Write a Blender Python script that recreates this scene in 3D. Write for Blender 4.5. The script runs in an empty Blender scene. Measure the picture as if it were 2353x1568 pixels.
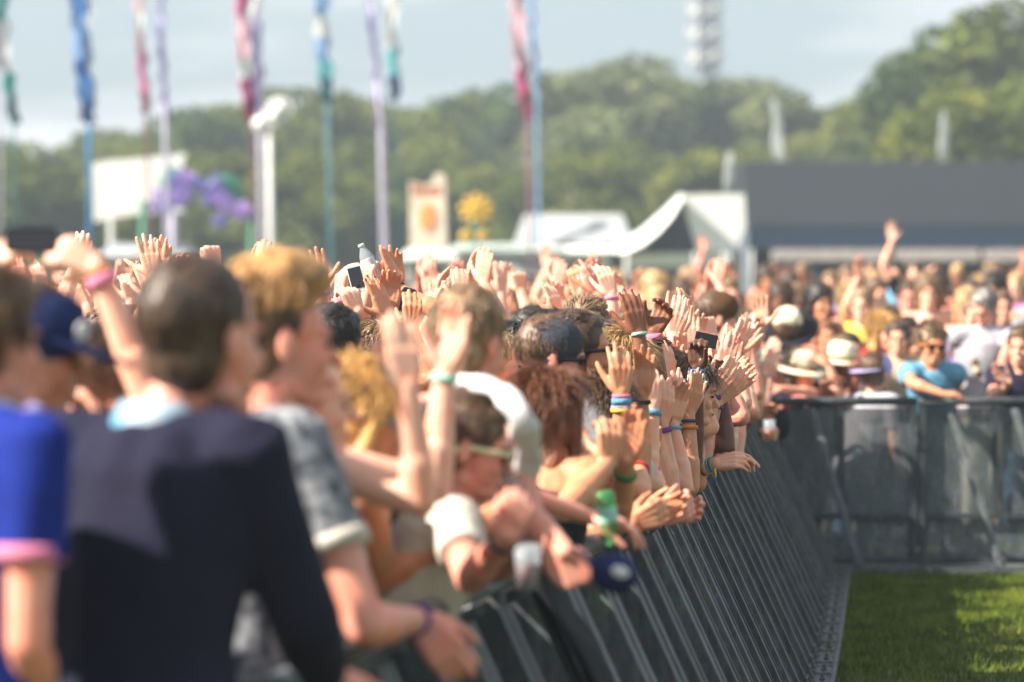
import bpy, math, random
import numpy as np
from math import radians, sin, cos, pi
random.seed(7); RNG = np.random.default_rng(7)
SC = bpy.context.scene
COL = SC.collection
def V(*a): return np.array(a, float)
def nrm(v):
    v = np.asarray(v, float); l = np.linalg.norm(v)
    return v/l if l > 1e-9 else v
# ------------------------------------------------------------- camera
FPX, HZ, CH = 8824.0, 610.0, 1.97       # focal length in photo pixels (2353 wide), horizon row, lens height
def P(u, v, s):                          # photo point (u, v) at a scale of s pixels per metre
    return V((u-1176.5)/s, FPX/s, CH-(v-HZ)/s)
cam = bpy.data.cameras.new('camera'); camo = bpy.data.objects.new('camera', cam); COL.objects.link(camo)
camo.location = (0, 0, CH); camo.rotation_euler = (radians(90), 0, 0)
cam.lens = 135; cam.sensor_width = 36; cam.shift_y = -(784-HZ)/2353
cam.clip_start = .1; cam.clip_end = 6000
cam.dof.use_dof = True; cam.dof.focus_distance = FPX/565; cam.dof.aperture_fstop = 2.1
SC.camera = camo
# ------------------------------------------------------------- sky, sun, exposure
SUN = nrm((-.74, -.22, .64))
W = bpy.data.worlds.new('World'); SC.world = W; W.use_nodes = True
nt = W.node_tree; N = nt.nodes; L = nt.links
bg = N['Background']; bg.inputs['Strength'].default_value = .052
sky = N.new('ShaderNodeTexSky'); sky.sky_type = 'NISHITA'; sky.sun_disc = False
sky.sun_elevation = math.asin(SUN[2]); sky.sun_rotation = math.atan2(SUN[0], SUN[1])
sky.dust_density = 2.0; sky.air_density = 1.0
tc = N.new('ShaderNodeTexCoord'); mp = N.new('ShaderNodeMapping'); mp.inputs['Scale'].default_value = (5, 5, 26)
nz = N.new('ShaderNodeTexNoise'); nz.inputs['Scale'].default_value = 1.3; nz.inputs['Detail'].default_value = 6
cr = N.new('ShaderNodeValToRGB'); cr.color_ramp.elements[0].position = .44; cr.color_ramp.elements[1].position = .66
mx = N.new('ShaderNodeMixRGB'); mx.inputs[2].default_value = (8.0, 8.0, 8.0, 1)
mul = N.new('ShaderNodeMath'); mul.operation = 'MULTIPLY'; mul.inputs[1].default_value = .8
L.new(tc.outputs['Generated'], mp.inputs[0]); L.new(mp.outputs[0], nz.inputs[0]); L.new(nz.outputs[0], cr.inputs[0])
L.new(cr.outputs[0], mul.inputs[0]); L.new(mul.outputs[0], mx.inputs[0]); 
tint = N.new('ShaderNodeMixRGB'); tint.inputs[0].default_value = .72; tint.inputs[2].default_value = (4.1, 4.9, 5.45, 1); L.new(sky.outputs[0], tint.inputs[1]); L.new(tint.outputs[0], mx.inputs[1]); L.new(mx.outputs[0], bg.inputs[0])
sl = bpy.data.lights.new('sun', 'SUN'); sl.energy = 5.0; sl.angle = radians(.6); sl.color = (1, .91, .78)
so = bpy.data.objects.new('sun', sl); COL.objects.link(so)
from mathutils import Vector
so.rotation_euler = Vector(SUN).to_track_quat('Z', 'Y').to_euler()
SC.view_settings.view_transform = 'Standard'; SC.view_settings.look = 'None'
SC.view_settings.exposure = 1.5; SC.view_settings.gamma = 1
SC.cycles.max_bounces = 8; SC.cycles.diffuse_bounces = 3; SC.cycles.transparent_max_bounces = 16
SC.cycles.volume_bounces = 0; SC.cycles.use_denoising = True
SC.cycles.sample_clamp_indirect = 6
# ------------------------------------------------------------- materials
MATS = {}
def lin(c):
    return tuple((x/12.92 if x <= .04045 else ((x+.055)/1.055)**2.4) for x in c)
def mat(name, col, rough=.6, metal=0, var=.15, scale=8, bump=0, bscale=60, sss=0, alpha=None, trans=0, col2=None, stretch=None, spec=.4, translucent=0):
    if name in MATS: return MATS[name]
    m = bpy.data.materials.new(name); m.use_nodes = True; n = m.node_tree.nodes; l = m.node_tree.links
    b = n['Principled BSDF']; b.inputs['Roughness'].default_value = rough; b.inputs['Metallic'].default_value = metal
    b.inputs['Specular IOR Level'].default_value = spec
    t = n.new('ShaderNodeTexCoord'); mpp = n.new('ShaderNodeMapping')
    if stretch: mpp.inputs['Scale'].default_value = stretch
    l.new(t.outputs['Object'], mpp.inputs[0])
    z = n.new('ShaderNodeTexNoise'); z.inputs['Scale'].default_value = scale; z.inputs['Detail'].default_value = 4
    l.new(mpp.outputs[0], z.inputs[0])
    r = n.new('ShaderNodeValToRGB'); e = r.color_ramp.elements
    c2 = col2 if col2 else tuple(x*(1+var) for x in col)
    c1 = col if col2 else tuple(x*(1-var) for x in col)
    e[0].position = .35; e[1].position = .65; e[0].color = (*c1, 1); e[1].color = (*c2, 1)
    l.new(z.outputs[0], r.inputs[0]); l.new(r.outputs[0], b.inputs['Base Color'])
    if bump:
        z2 = n.new('ShaderNodeTexNoise'); z2.inputs['Scale'].default_value = bscale; l.new(mpp.outputs[0], z2.inputs[0])
        bp = n.new('ShaderNodeBump'); bp.inputs['Strength'].default_value = bump; bp.inputs['Distance'].default_value = .01
        l.new(z2.outputs[0], bp.inputs['Height']); l.new(bp.outputs[0], b.inputs['Normal'])
    if sss:
        b.inputs['Subsurface Weight'].default_value = sss; b.inputs['Subsurface Radius'].default_value = (1, .25, .12)
        b.inputs['Subsurface Scale'].default_value = .02
    if trans:
        b.inputs['Transmission Weight'].default_value = trans; b.inputs['IOR'].default_value = 1.2
    out = n['Material Output']
    if translucent:
        tr = n.new('ShaderNodeBsdfTranslucent'); l.new(r.outputs[0], tr.inputs[0])
        ms = n.new('ShaderNodeMixShader'); ms.inputs[0].default_value = translucent
        l.new(b.outputs[0], ms.inputs[1]); l.new(tr.outputs[0], ms.inputs[2]); l.new(ms.outputs[0], out.inputs[0])
    if alpha is not None:
        tr = n.new('ShaderNodeBsdfTransparent'); ms = n.new('ShaderNodeMixShader'); ms.inputs[0].default_value = alpha
        l.new(tr.outputs[0], ms.inputs[1]); l.new(b.outputs[0], ms.inputs[2]); l.new(ms.outputs[0], out.inputs[0])
    MATS[name] = m; return m
SKIN = {'pale': (.80, .50, .38), 'fair': (.72, .42, .30), 'pink': (.68, .33, .25), 'tan': (.56, .29, .165), 'olive': (.42, .23, .14), 'brown': (.22, .10, .055), 'dark': (.11, .05, .03)}
def skin(k): return mat('skin_'+k, tuple(x for x in SKIN[k]), .42, var=.12, scale=19, sss=.22, col2=tuple(min(1, x*y) for x, y in zip(SKIN[k], (1.10, .80, .72))), bump=.12, bscale=180, spec=.35)
HAIR = {'blond': (.48, .31, .14), 'sandy': (.28, .18, .10), 'lightbrown': (.20, .12, .06), 'brown': (.12, .065, .034), 'darkbrown': (.06, .034, .021), 'black': (.022, .018, .016), 'auburn': (.17, .058, .022), 'ginger': (.38, .17, .05), 'grey': (.30, .28, .26), 'golden': (.58, .34, .11), 'honey': (.40, .21, .075)}
def hairm(k): return mat('hair_'+k, HAIR[k], .45, var=.5, scale=40, bump=.4, bscale=120, stretch=(1, 1, .25), spec=.5)
CLOTH = {'white': (.60, .60, .62), 'offwhite': (.52, .48, .42), 'navy': (.013, .013, .032), 'royal': (.008, .022, .20), 'sky': (.13, .34, .52), 'blue': (.05, .12, .32), 'denim': (.09, .16, .28), 'red': (.50, .035, .04), 'black': (.014, .014, .017), 'grey': (.23, .23, .25), 'charcoal': (.05, .055, .07), 'pink': (.62, .20, .32), 'purple': (.17, .06, .30), 'teal': (.02, .30, .30), 'green': (.05, .22, .08), 'yellow': (.70, .50, .08), 'orange': (.62, .20, .04), 'beige': (.48, .36, .24), 'maroon': (.16, .02, .03), 'cream': (.70, .62, .45), 'khaki': (.22, .18, .10), 'mint': (.30, .60, .48), 'lilac': (.38, .33, .58), 'softwhite': (.40, .39, .44)}
def cloth(k): return mat('cloth_'+k, CLOTH[k], .85, var=.12, scale=10, bump=.35, bscale=45, spec=.15)
# ------------------------------------------------------------- mesh building
class MB:
    def __init__(s): s.v = []; s.f = []; s.m = []; s.n = 0; s.mi = 0
    def add(s, vs, fs):
        o = s.n; s.v.append(np.asarray(vs, float)); s.n += len(vs)
        s.f += [tuple(i+o for i in f) for f in fs]; s.m += [s.mi]*len(fs)
    def loft(s, rings, n=14, ends=True):       # rings: (centre, axis A, axis B)
        th = np.linspace(0, 2*pi, n, endpoint=False); vs = []
        for c, a, b in rings: vs.append(np.asarray(c)+np.outer(np.cos(th), a)+np.outer(np.sin(th), b))
        k = len(rings); vs = np.vstack(vs); fs = []
        for i in range(k-1):
            for j in range(n):
                j2 = (j+1) % n; fs.append((i*n+j, i*n+j2, (i+1)*n+j2, (i+1)*n+j))
        if ends:
            fs.append(tuple(range(n-1, -1, -1))); fs.append(tuple((k-1)*n+j for j in range(n)))
        s.add(vs, fs)
    def tube(s, pts, rad, n=10, flat=1.0, up=None):
        pts = [np.asarray(p, float) for p in pts]; rings = []
        if not hasattr(rad, '__len__'): rad = [rad]*len(pts)
        a0 = None
        for i, p in enumerate(pts):
            d = nrm(pts[min(i+1, len(pts)-1)]-pts[max(i-1, 0)])
            if a0 is None: a0 = np.cross(d, up if up is not None else (V(0, 0, 1) if abs(d[2]) < .9 else V(1, 0, 0)))
            a = nrm(a0-d*np.dot(a0, d)); a0 = a; b = np.cross(d, a)
            rings.append((p, a*rad[i], b*rad[i]*flat))
        s.loft(rings, n)
    def cone(s, p0, p1, r0, r1, n=10, flat=1.0, fl=None):   # rounded ends
        p0 = np.asarray(p0, float); p1 = np.asarray(p1, float); d = nrm(p1-p0)
        a = fl if fl is not None else np.cross(d, V(0, 0, 1) if abs(d[2]) < .9 else V(1, 0, 0))
        a = nrm(a-d*np.dot(a, d)); b = np.cross(d, a); R = []
        for t in (-1, -.75, -.35): w = math.sqrt(max(0, 1-t*t)) if t > -1 else .15; R.append((p0+d*t*r0, a*r0*w, b*r0*w*flat))
        R.append((p0, a*r0, b*r0*flat)); R.append((p1, a*r1, b*r1*flat))
        for t in (.35, .75, 1): w = math.sqrt(max(0, 1-t*t)) if t < 1 else .15; R.append((p1+d*t*r1, a*r1*w, b*r1*w*flat))
        s.loft(R, n)
    def ell(s, c, A, B, C, n=14, k=9):
        rings = []
        for i in range(k+1):
            ph = -pi/2+pi*i/k; w = max(cos(ph), .04)
            rings.append((np.asarray(c)+np.asarray(C)*sin(ph), np.asarray(A)*w, np.asarray(B)*w))
        s.loft(rings, n)
    def box(s, c, A, B, C):                    # half extents as vectors
        c = np.asarray(c, float); A = np.asarray(A, float); B = np.asarray(B, float); C = np.asarray(C, float)
        vs = [c+i*A+j*B+k*C for i in (-1, 1) for j in (-1, 1) for k in (-1, 1)]
        s.add(vs, [(0, 1, 3, 2), (4, 6, 7, 5), (0, 4, 5, 1), (2, 3, 7, 6), (0, 2, 6, 4), (1, 5, 7, 3)])
    def abox(s, x0, x1, y0, y1, z0, z1): s.box(((x0+x1)/2, (y0+y1)/2, (z0+z1)/2), ((x1-x0)/2, 0, 0), (0, (y1-y0)/2, 0), (0, 0, (z1-z0)/2))
    def lathe(s, prof, c, ax=(0, 0, 1), n=18):  # prof: (radius, height)
        d = nrm(ax); a = nrm(np.cross(d, V(0, 1, 0) if abs(d[1]) < .9 else V(1, 0, 0))); b = np.cross(d, a)
        s.loft([(np.asarray(c)+d*h, a*r, b*r) for r, h in prof], n)
    def verts(s): return np.vstack(s.v)
    def mesh(s, name, origin=(0, 0, 0), smooth=False):
        me = bpy.data.meshes.new(name); me.from_pydata((s.verts()-np.asarray(origin)).tolist(), [], s.f)
        if any(s.m): me.polygons.foreach_set('material_index', s.m)
        if smooth: me.polygons.foreach_set('use_smooth', [True]*len(me.polygons))
        me.update(); return me
def remesh(mb, vox, sm=2, fn=None, origin=(0, 0, 0), extra=None):
    me = mb.mesh('tmp'); ob = bpy.data.objects.new('tmp', me); COL.objects.link(ob)
    r = ob.modifiers.new('r', 'REMESH'); r.mode = 'VOXEL'; r.voxel_size = vox; r.use_smooth_shade = True
    if sm: s_ = ob.modifiers.new('s', 'SMOOTH'); s_.factor = .5; s_.iterations = sm
    dg = bpy.context.evaluated_depsgraph_get(); dg.update()
    out = bpy.data.meshes.new_from_object(ob.evaluated_get(dg))
    bpy.data.objects.remove(ob); bpy.data.meshes.remove(me)
    nv = len(out.vertices); co = np.empty(nv*3); out.vertices.foreach_get('co', co); co = co.reshape(-1, 3)
    if fn is not None:
        no = np.empty(nv*3); out.vertices.foreach_get('normal', no); co = co+no.reshape(-1, 3)*fn(co)[:, None]
    co = co-np.asarray(origin)
    if extra is not None and extra.n:
        fs = [tuple(p.vertices) for p in out.polygons]
        ev = extra.verts()-np.asarray(origin)
        bpy.data.meshes.remove(out); out = bpy.data.meshes.new('m')
        out.from_pydata(np.vstack([co, ev]).tolist(), [], fs+[tuple(i+nv for i in f) for f in extra.f])
    else: out.vertices.foreach_set('co', co.ravel())
    out.polygons.foreach_set('use_smooth', [True]*len(out.polygons)); out.update(); out.materials.clear()
    return out
def link(name, me, m=None, parent=None, loc=None):
    o = bpy.data.objects.new(name, me); COL.objects.link(o)
    if m is not None:
        for x in (m if isinstance(m, (list, tuple)) else [m]): me.materials.append(x)
    if parent is not None: o.parent = parent
    if loc is not None: o.location = loc
    return o
def tag(o, label=None, cat=None, group=None, kind=None):
    if label: o['label'] = label
    if cat: o['category'] = cat
    if group: o['group'] = group
    if kind: o['kind'] = kind
    return o
def empty(name, loc, label, cat, group=None):
    o = bpy.data.objects.new(name, None); COL.objects.link(o); o.location = loc; o.empty_display_size = .1
    return tag(o, label, cat, group)
def noise3(co, f, seed=0):
    r = np.random.default_rng(seed); o = np.zeros(len(co))
    for _ in range(5):
        k = r.normal(size=3)*f; o += np.sin(co@k+r.uniform(0, 6))
    return o/5
# ------------------------------------------------------------- people
POSES = {  # finger curls (knuckle, middle, tip), spread, thumb (outward, towards palm, bend)
 'flat': ((8, 8, 5), 1.8, (24, 12, 12)), 'open': ((6, 10, 8), 5.5, (55, 15, 8)), 'relaxed': ((22, 30, 18), 2, (32, 30, 22)),
 'cup': ((38, 45, 30), 5, (40, 40, 25)), 'grip': ((55, 62, 40), 2, (30, 60, 35)), 'fist': ((80, 88, 55), 0, (15, 65, 55)),
 'clap': ((14, 14, 8), 2.4, (36, 18, 14)), 'pinch': ((50, 50, 35), 4, (25, 62, 28)), 'hold': ((35, 20, 15), 3, (50, 55, 20))}
FL = [(.031, .082), (.010, .091), (-.012, .085), (-.032, .066)]
def hand(mb, w, f, n, side, pose, k=1.0, jit=0, tips=None, rs=None):
    f = nrm(f); n = nrm(n-f*np.dot(n, f)); t = np.cross(f, n)*(1 if side == 'R' else -1)
    (c1, c2, c3), sp, (to, tp, tb) = POSES[pose]; rs = rs or random
    for i, (off, ln) in enumerate(FL):
        base = w+f*(.092-.004*abs(i-1))*k+t*off*k-n*.002
        r0 = (.0102, .0105, .0099, .0088)[i]*k
        mb.cone(w+f*.012*k+t*off*.55*k, base, .0165*k, .0128*k, 8)
        mb.cone(w+f*.03*k+t*off*.7*k+n*.005*k, base-f*.012*k+n*.003*k, .0155*k, .0125*k, 8)
        p = base; a = radians(sp*(1.5-i))
        fd = nrm(f*cos(a)+t*sin(a)); ang = 0
        for j, (cc, fr) in enumerate(((c1, .44), (c2, .31), (c3, .25))):
            ang += radians(cc+rs.uniform(-jit, jit)*(1 if j else .7)); d = fd*cos(ang)+n*sin(ang)
            q = p+d*ln*k*fr; r1 = r0*(.97, .9, .80)[j]
            mb.cone(p, q, r0*(1, .97, .9)[j], r1, 8); p = q
        if tips is not None: tips.append((p+d*.001, d, nrm(-n*cos(ang)+fd*sin(ang)), r0*.9))
    b = w+f*.022*k+t*.026*k+n*.008*k
    d1 = nrm(f*cos(radians(to))+t*sin(radians(to))); d1 = nrm(d1*cos(radians(tp))+n*sin(radians(tp)))
    m = b+d1*.046*k; mb.cone(b, m, .0185*k, .0135*k, 8)
    d2 = nrm(d1*cos(radians(tb))+(f*.8-t*.35+n*.3)*sin(radians(tb))); q = m+d2*.034*k; mb.cone(m, q, .0125*k, .0115*k, 8)
    d3 = nrm(d2*cos(radians(tb*.7))+(f*.8-t*.35+n*.3)*sin(radians(tb*.7))); e = q+d3*.026*k; mb.cone(q, e, .0112*k, .0088*k, 8)
    if tips is not None: tips.append((e, d3, nrm(t-d3*np.dot(t, d3)-n*.5), .0095*k))
def ik(S, T, a, b, hint):
    d = T-S; L_ = np.linalg.norm(d); m = (a+b)*.985
    if L_ > m: g = L_/m; a *= g; b *= g
    x = (a*a-b*b+L_*L_)/(2*L_); h = math.sqrt(max(a*a-x*x, 1e-5)); u = d/L_
    hn = nrm(hint-u*np.dot(hint, u)); return S+u*x+hn*h
UP = V(0, 0, 1)
def hairdo(style, C, hF, hR, hU, k, rs, dense=1.0):
    mb = MB(); ex = MB()
    c = C+hU*.047*k-hF*.025*k; o = {'crop': .004, 'short': .012, 'messy': .016, 'quiff': .010, 'long': .016, 'curly': .030, 'bun': .010, 'pony': .010, 'bob': .020, 'top': .016}[style]
    if style == 'top': mb.ell(c+hU*.06+hF*.03, hR*.078, hF*.100, hU*.060); mb.ell(c+hU*.03, hR*.084, hF*.104, hU*.078)
    else: mb.ell(c, hR*(.076+o)*k, hF*(.094+o)*k, hU*(.088+o)*k)
    if style != 'top': mb.ell(C-hF*.040*k-hU*.022*k, hR*(.062+o)*k, hF*(.052+o)*k, hU*(.062+o*.5)*k)
    if style in ('short', 'messy', 'quiff'):
        mb.ell(c+hF*.055*k+hU*.045*k, hR*.062*k, hF*.045*k, hU*.034*k)
    if style == 'quiff': mb.ell(c+hF*.035*k+hU*.085*k, hR*.062*k, hF*.085*k, hU*.045*k)
    if style in ('long', 'bob'):
        z = -.30 if style == 'long' else -.12
        mb.loft([(C-hF*.035*k+hU*.03*k, hR*.088*k, hF*.065*k), (C-hF*.055*k-hU*.08*k, hR*.092*k, hF*.052*k), (C-hF*.075*k+hU*z*.6*k, hR*.10*k, hF*.042*k), (C-hF*.085*k+hU*z*k, hR*.075*k, hF*.025*k)])
        for sg in (-1, 1):
            mb.cone(C+hR*sg*.076*k+hF*.015*k+hU*.03*k, C+hR*sg*.088*k-hF*.005*k+hU*z*.8*k, .026*k, .02*k)
    if style == 'bun': mb.ell(C-hF*.075*k+hU*.11*k, hR*.036*k, hF*.036*k, hU*.034*k)
    if style == 'pony': mb.cone(C-hF*.11*k+hU*.06*k, C-hF*.15*k-hU*.14*k, .028*k, .012*k)
    n = int({'crop': 500, 'short': 420, 'messy': 520, 'quiff': 520, 'long': 700, 'curly': 500, 'bun': 300, 'pony': 380, 'bob': 450, 'top': 500}[style]*dense*(2.4 if dense >= 1 else 1.2))
    for _ in range(n):
        a = rs.uniform(0, 2*pi); e = math.asin(rs.uniform(-.35, 1)); q = V(cos(e)*cos(a), cos(e)*sin(a), sin(e))
        if q[1] > .55 and q[2] < .45: continue
        if style == 'top' and q[2] < .35: continue
        rr = V(.076+o, .094+o, .088+o)*k*(.97)
        p = c+hR*q[0]*rr[0]+hF*q[1]*rr[1]+hU*q[2]*rr[2]; nn = nrm(hR*q[0]+hF*q[1]+hU*q[2])
        if style in ('short', 'messy', 'quiff'): flow = hF*(.9 if q[2] > .5 else .1)-hU*(.9 if q[2] < .5 else 0)+hR*(.5*sin(q[0]*5+q[1]*3)+rs.uniform(-.2, .2))
        else: flow = -hU-hF*.3
        if style == 'curly': flow = nrm(V(rs.gauss(0, 1), rs.gauss(0, 1), rs.gauss(0, 1)))
        flow = nrm(flow-nn*np.dot(flow, nn)); ln = {'crop': .012, 'short': .034, 'messy': .045, 'quiff': .05, 'long': .11, 'curly': .035, 'bun': .05, 'pony': .05, 'bob': .08, 'top': .045}[style]*rs.uniform(.6, 1.3)*k
        lift = rs.uniform(.05, .45)*(1.6 if style in ('messy', 'quiff', 'curly') else .7)
        w = (.0019 if dense >= 1 else .0028)*k; pts = [p, p+flow*ln*.5+nn*ln*.5*lift, p+flow*ln+nn*ln*lift*.5+V(rs.gauss(0, 1), rs.gauss(0, 1), rs.gauss(0, 1))*ln*.12]
        sd = nrm(np.cross(flow, nn)); vs = []
        for i, (pp, ww) in enumerate(zip(pts, (w, w*.85, w*.1))): vs += [pp-sd*ww, pp+sd*ww, pp+nn*ww*.9]
        fs = []
        for i in range(2):
            for j in range(3): j2 = (j+1) % 3; fs.append((i*3+j, i*3+j2, i*3+3+j2, i*3+3+j))
        ex.add(vs, fs)
    return mb, ex
FARY = 24.95
RY = np.array([6.2, 8, 9, 10.4, 11.5, 13, 16, 20, 25.4]); RX = np.array([-.74, -.50, -.35, -.10, .13, .41, .70, 1.11, 1.64])
PEOPLE = []   # (x, y) of everyone already placed
def person(label, base=None, head=None, face=20, H=1.72, lean=6, hyaw=0, hpitch=0, arms=None, sk='fair', hair='short', hc='brown', top='grey', sleeve='short', cuff=None, trim=None, legs='denim',
           sw=1.0, vox=.0055, rs=None, group='people in the festival crowd', glasses=None, hat=None, detail=True, bands=(), dense=1.0, cloth_fn=True, name='person', plain=False, pattern=None, hs=1.06, noff=(0, 0, 0), hair2=None, bs=1.0):
    rs = rs or random.Random(hash((round(head[0], 3) if head is not None else 1, label)) & 0xffff if False else len(PEOPLE)*13+5)
    ph = radians(face); F = V(cos(ph), sin(ph), 0); R = V(sin(ph), -cos(ph), 0); k = 1.0
    th = radians(lean); D = UP*cos(th)+F*sin(th)
    if head is None: head = V(base[0], base[1], H-.125)+F*sin(th)*.5
    C = np.asarray(head, float)
    C0 = C.copy(); TF = lambda p: C0+(np.asarray(p)-C0)/bs; gz = TF((0, 0, 0))[2]
    for _ in range(2):
        Nk = C-UP*.135*(.5+.5*hs)-F*.018-F*sin(th)*.03+V(*noff)
        Pv = Nk-D*.55
        gx = Pv-F*sin(th)*.1; org = V(gx[0], gx[1], 0)
        if plain: break
        if 8.6 < org[1] < FARY:
            dx = org[0]-(float(np.interp(org[1], RY, RX))-.20)
            if dx > 0:
                if dx > .12: print('PUSH-X %.2f' % dx, label)
                C = C-V(dx, 0, 0)
        if org[1] >= FARY-.25 and C[0] > 1.62 or org[1] >= FARY:
            dy = FARY+.27-org[1]
            if dy > 0:
                if dy > .15: print('PUSH-Y %.2f' % dy, label)
                C = C+V(0, dy, 0)
    if plain: org = V(base[0], base[1], 0)
    PEOPLE.append((org[0], org[1]))
    root = empty(name, tuple(C0+(org-C0)*bs), label, 'person', group); org = V(org[0], org[1], gz) if bs != 1 else org; root.location = tuple(C0+(org-C0)*bs); root.scale = (bs, bs, bs)
    body = MB(); shirt = MB(); tips = []
    w = sw; T = [(-.10, .150, .105), (0, .165, .118), (.17, .138, .102), (.35, .165, .122), (.45, .172, .112), (.515, .125, .085), (.548, .07, .062)]
    body.loft([(Pv+D*t, R*a*w, nrm(F-D*np.dot(F, D))*b) for t, a, b in T], 18)
    Fd = nrm(F-D*np.dot(F, D))
    if sleeve == 'tank': Ts = [(-.06, .168, .125), (.0, .176, .13), (.17, .152, .118), (.35, .178, .136), (.43, .16, .125), (.50, .085, .10)]
    else: Ts = [(-.08, .172, .128), (.0, .178, .132), (.17, .156, .12), (.35, .182, .138), (.455, .19, .126), (.515, .145, .10), (.545, .082, .076)]
    shirt.loft([(Pv+D*t, R*a*w, Fd*b) for t, a, b in Ts], 20)
    # head
    yw = radians(hyaw); hF = nrm(F*cos(yw)-R*sin(yw)); hp = radians(hpitch)
    hF, hU = nrm(hF*cos(hp)+UP*sin(hp)), nrm(UP*cos(hp)-hF*sin(hp)); hR = np.cross(hF, hU)
    if np.dot(hR, R) < 0: hR = -hR
    hF = hF*hs; hR = hR*hs; hU = hU*hs
    body.cone(Nk-D*.02, C-hU*.03-hF*.012, .060, .054, 12)
    hd = body
    hd.ell(C+hU*.038-hF*.010, hR*.074, hF*.094, hU*.086)
    hd.ell(C+hF*.030-hU*.028, hR*.061, hF*.063, hU*.090)
    hd.ell(C+hF*.062-hU*.098, hR*.034, hF*.030, hU*.024)
    for sg in (-1, 1):
        hd.cone(C-hU*.075+hR*sg*.048, C+hF*.055-hU*.10+hR*sg*.02, .02, .018, 8)
        hd.ell(C+hF*.070+hR*sg*.034-hU*.032, hR*.022, hF*.018, hU*.022)
        hd.ell(C+hR*sg*.080-hF*.008-hU*.004, hR*.009+hF*.004, hF*.019, hU*.033)
    hd.cone(C+hF*.090+hU*.004, C+hF*.114-hU*.036, .008, .0125, 8)
    hd.ell(C+hF*.084+hU*.020, hR*.046, hF*.014, hU*.011)
    hd.ell(C+hF*.090-hU*.066, hR*.023, hF*.010, hU*.006); hd.ell(C+hF*.088-hU*.077, hR*.020, hF*.010, hU*.007)
    # arms
    arms = arms or {}
    sleeves = []; arml = {}
    for side, sg in (('R', 1), ('L', -1)):
        S = Nk-D*.055+R*sg*.172*w
        a = arms.get(side)
        if a is None:
            W = S+V(0, 0, -.50)+R*sg*.06+F*.10; E = ik(S, W, .285, .25, -F+R*sg*.3); f = nrm(V(0, 0, -1)+F*.25); n = -R*sg; pose = 'relaxed'
        else:
            W = a['w'] = TF(a['w']); f = a['f']
            if a.get('e') is not None: a['e'] = TF(a['e'])
            f = a['f']; n = a['n']; pose = a['pose']
            rise = np.clip((W[2]-S[2])*.25, 0, .06); S = S+UP*rise+(F*.03 if W[2] > S[2]-.2 else 0)
            if a.get('e') is not None and 'uv' in a:
                best = None; (u0, v0, s0), (u1, v1, s1) = a['uv'], a['euv']
                for ke in np.linspace(.88, 1.12, 41):
                    E_ = TF(P(u1, v1, s1*ke)); l1 = np.linalg.norm(E_-S)
                    for kw in np.linspace(.90, 1.10, 33):
                        W_ = TF(P(u0, v0, s0*kw)); l2 = np.linalg.norm(W_-E_); c = abs(l1-.29)+abs(l2-.26)+abs(ke-1)*.12+abs(kw-1)*.45
                        if best is None or c < best[0]: best = (c, E_, W_, l1, l2)
                W = best[2]; a['e'] = best[1]
                if best[3] > .42 or best[4] > .36: print('LONG %.2f %.2f' % best[3:], label)
            E = a['e'] if a.get('e') is not None else ik(S, W, .285, .25, a.get('hint', -UP+R*sg*.5))
        body.cone(Nk-D*.05+R*sg*.06*w, S, .062, .057, 12)
        body.cone(S, E, .054, .041, 12)
        mid = E+(W-E)*.32; body.cone(E, mid, .040, .0435, 12); body.cone(mid, W, .0425, .0265, 12, .85, fl=np.cross(nrm(f), nrm(n)))
        hand(body, W-nrm(W-E)*.004, f, n, side, pose, 1.0, jit=10 if detail else 0, tips=tips, rs=rs)
        arml[side] = (S, E, W)
        if sleeve == 'short':
            q = S+(E-S)*.58; sh = [(S-nrm(E-S)*.03, .075), (S+(E-S)*.2, .072), (q, .066)]
        elif sleeve == 'long': q = W-(W-E)*.06; sh = [(S-nrm(E-S)*.03, .074), (S+(E-S)*.3, .066), (E, .066), (q, .045)]
        else: sh = None
        if sh:
            shirt.cone(Nk-D*.05+R*sg*.06*w, S, .076, .074, 12); shirt.tube([p for p, _ in sh], [r for _, r in sh], 14)
            sleeves.append((sh[-2][0], sh[-1][0], sh[-1][1]))
    b = remesh(body, vox, 2, origin=org); link('body', b, skin(sk), root)
    sv = max(vox*1.6, .009)
    sd = rs.randrange(999)
    s_ = remesh(shirt, sv, 2, fn=(lambda co: noise3(co*V(1, 1, .35), 30, sd)*(.009 if vox == .006 else .005)+noise3(co, 11, sd+1)*.008) if cloth_fn else None, origin=org)
    tm = pattern or cloth(top)
    shn = {'long': 'sweater', 'tank': 'vest_top'}.get(sleeve, 'shirt'); so_ = link(shn, s_, tm, root)
    if cuff:
        for p0, p1, r in sleeves:
            m_ = MB(); d = nrm(p1-p0); m_.tube([p1-d*.028, p1+d*.002], [r+.0045, r+.004], 16); link('cuff', m_.mesh('cuff', org, True), cloth(cuff), so_)
    if trim:
        m_ = MB(); c0 = Nk+D*.0; m_.loft([(c0-D*.03, R*.10, Fd*.09), (c0+D*.005, R*.082, Fd*.076), (c0+D*.03, R*.070, Fd*.068), (c0+D*.032, R*.060, Fd*.058)], 24, False); link('collar', m_.mesh('collar', org, True), trim if not isinstance(trim, str) else cloth(trim), so_)
    # trousers and shoes
    lg = MB(); shoe = MB()
    lg.loft([(Pv-D*.16+UP*0, R*.15*w, Fd*.10), (Pv-D*.02, R*.172*w, Fd*.126), (Pv+D*.06, R*.162*w, Fd*.118)], 16)
    hz = Pv[2]
    for sg in (-1, 1):
        hip = Pv+R*sg*.085-UP*.06; kn = V(org[0], org[1], (hz+gz)*.5)+R*sg*.10+F*.04; an = V(org[0], org[1], .09+gz)+R*sg*.11-F*.02
        lg.tube([hip, kn, an], [.095, .068, .052], 12); shoe.cone(V(an[0], an[1], .045+gz), V(an[0], an[1], .04+gz)+F*.17, .046, .038, 10, .8)
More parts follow.
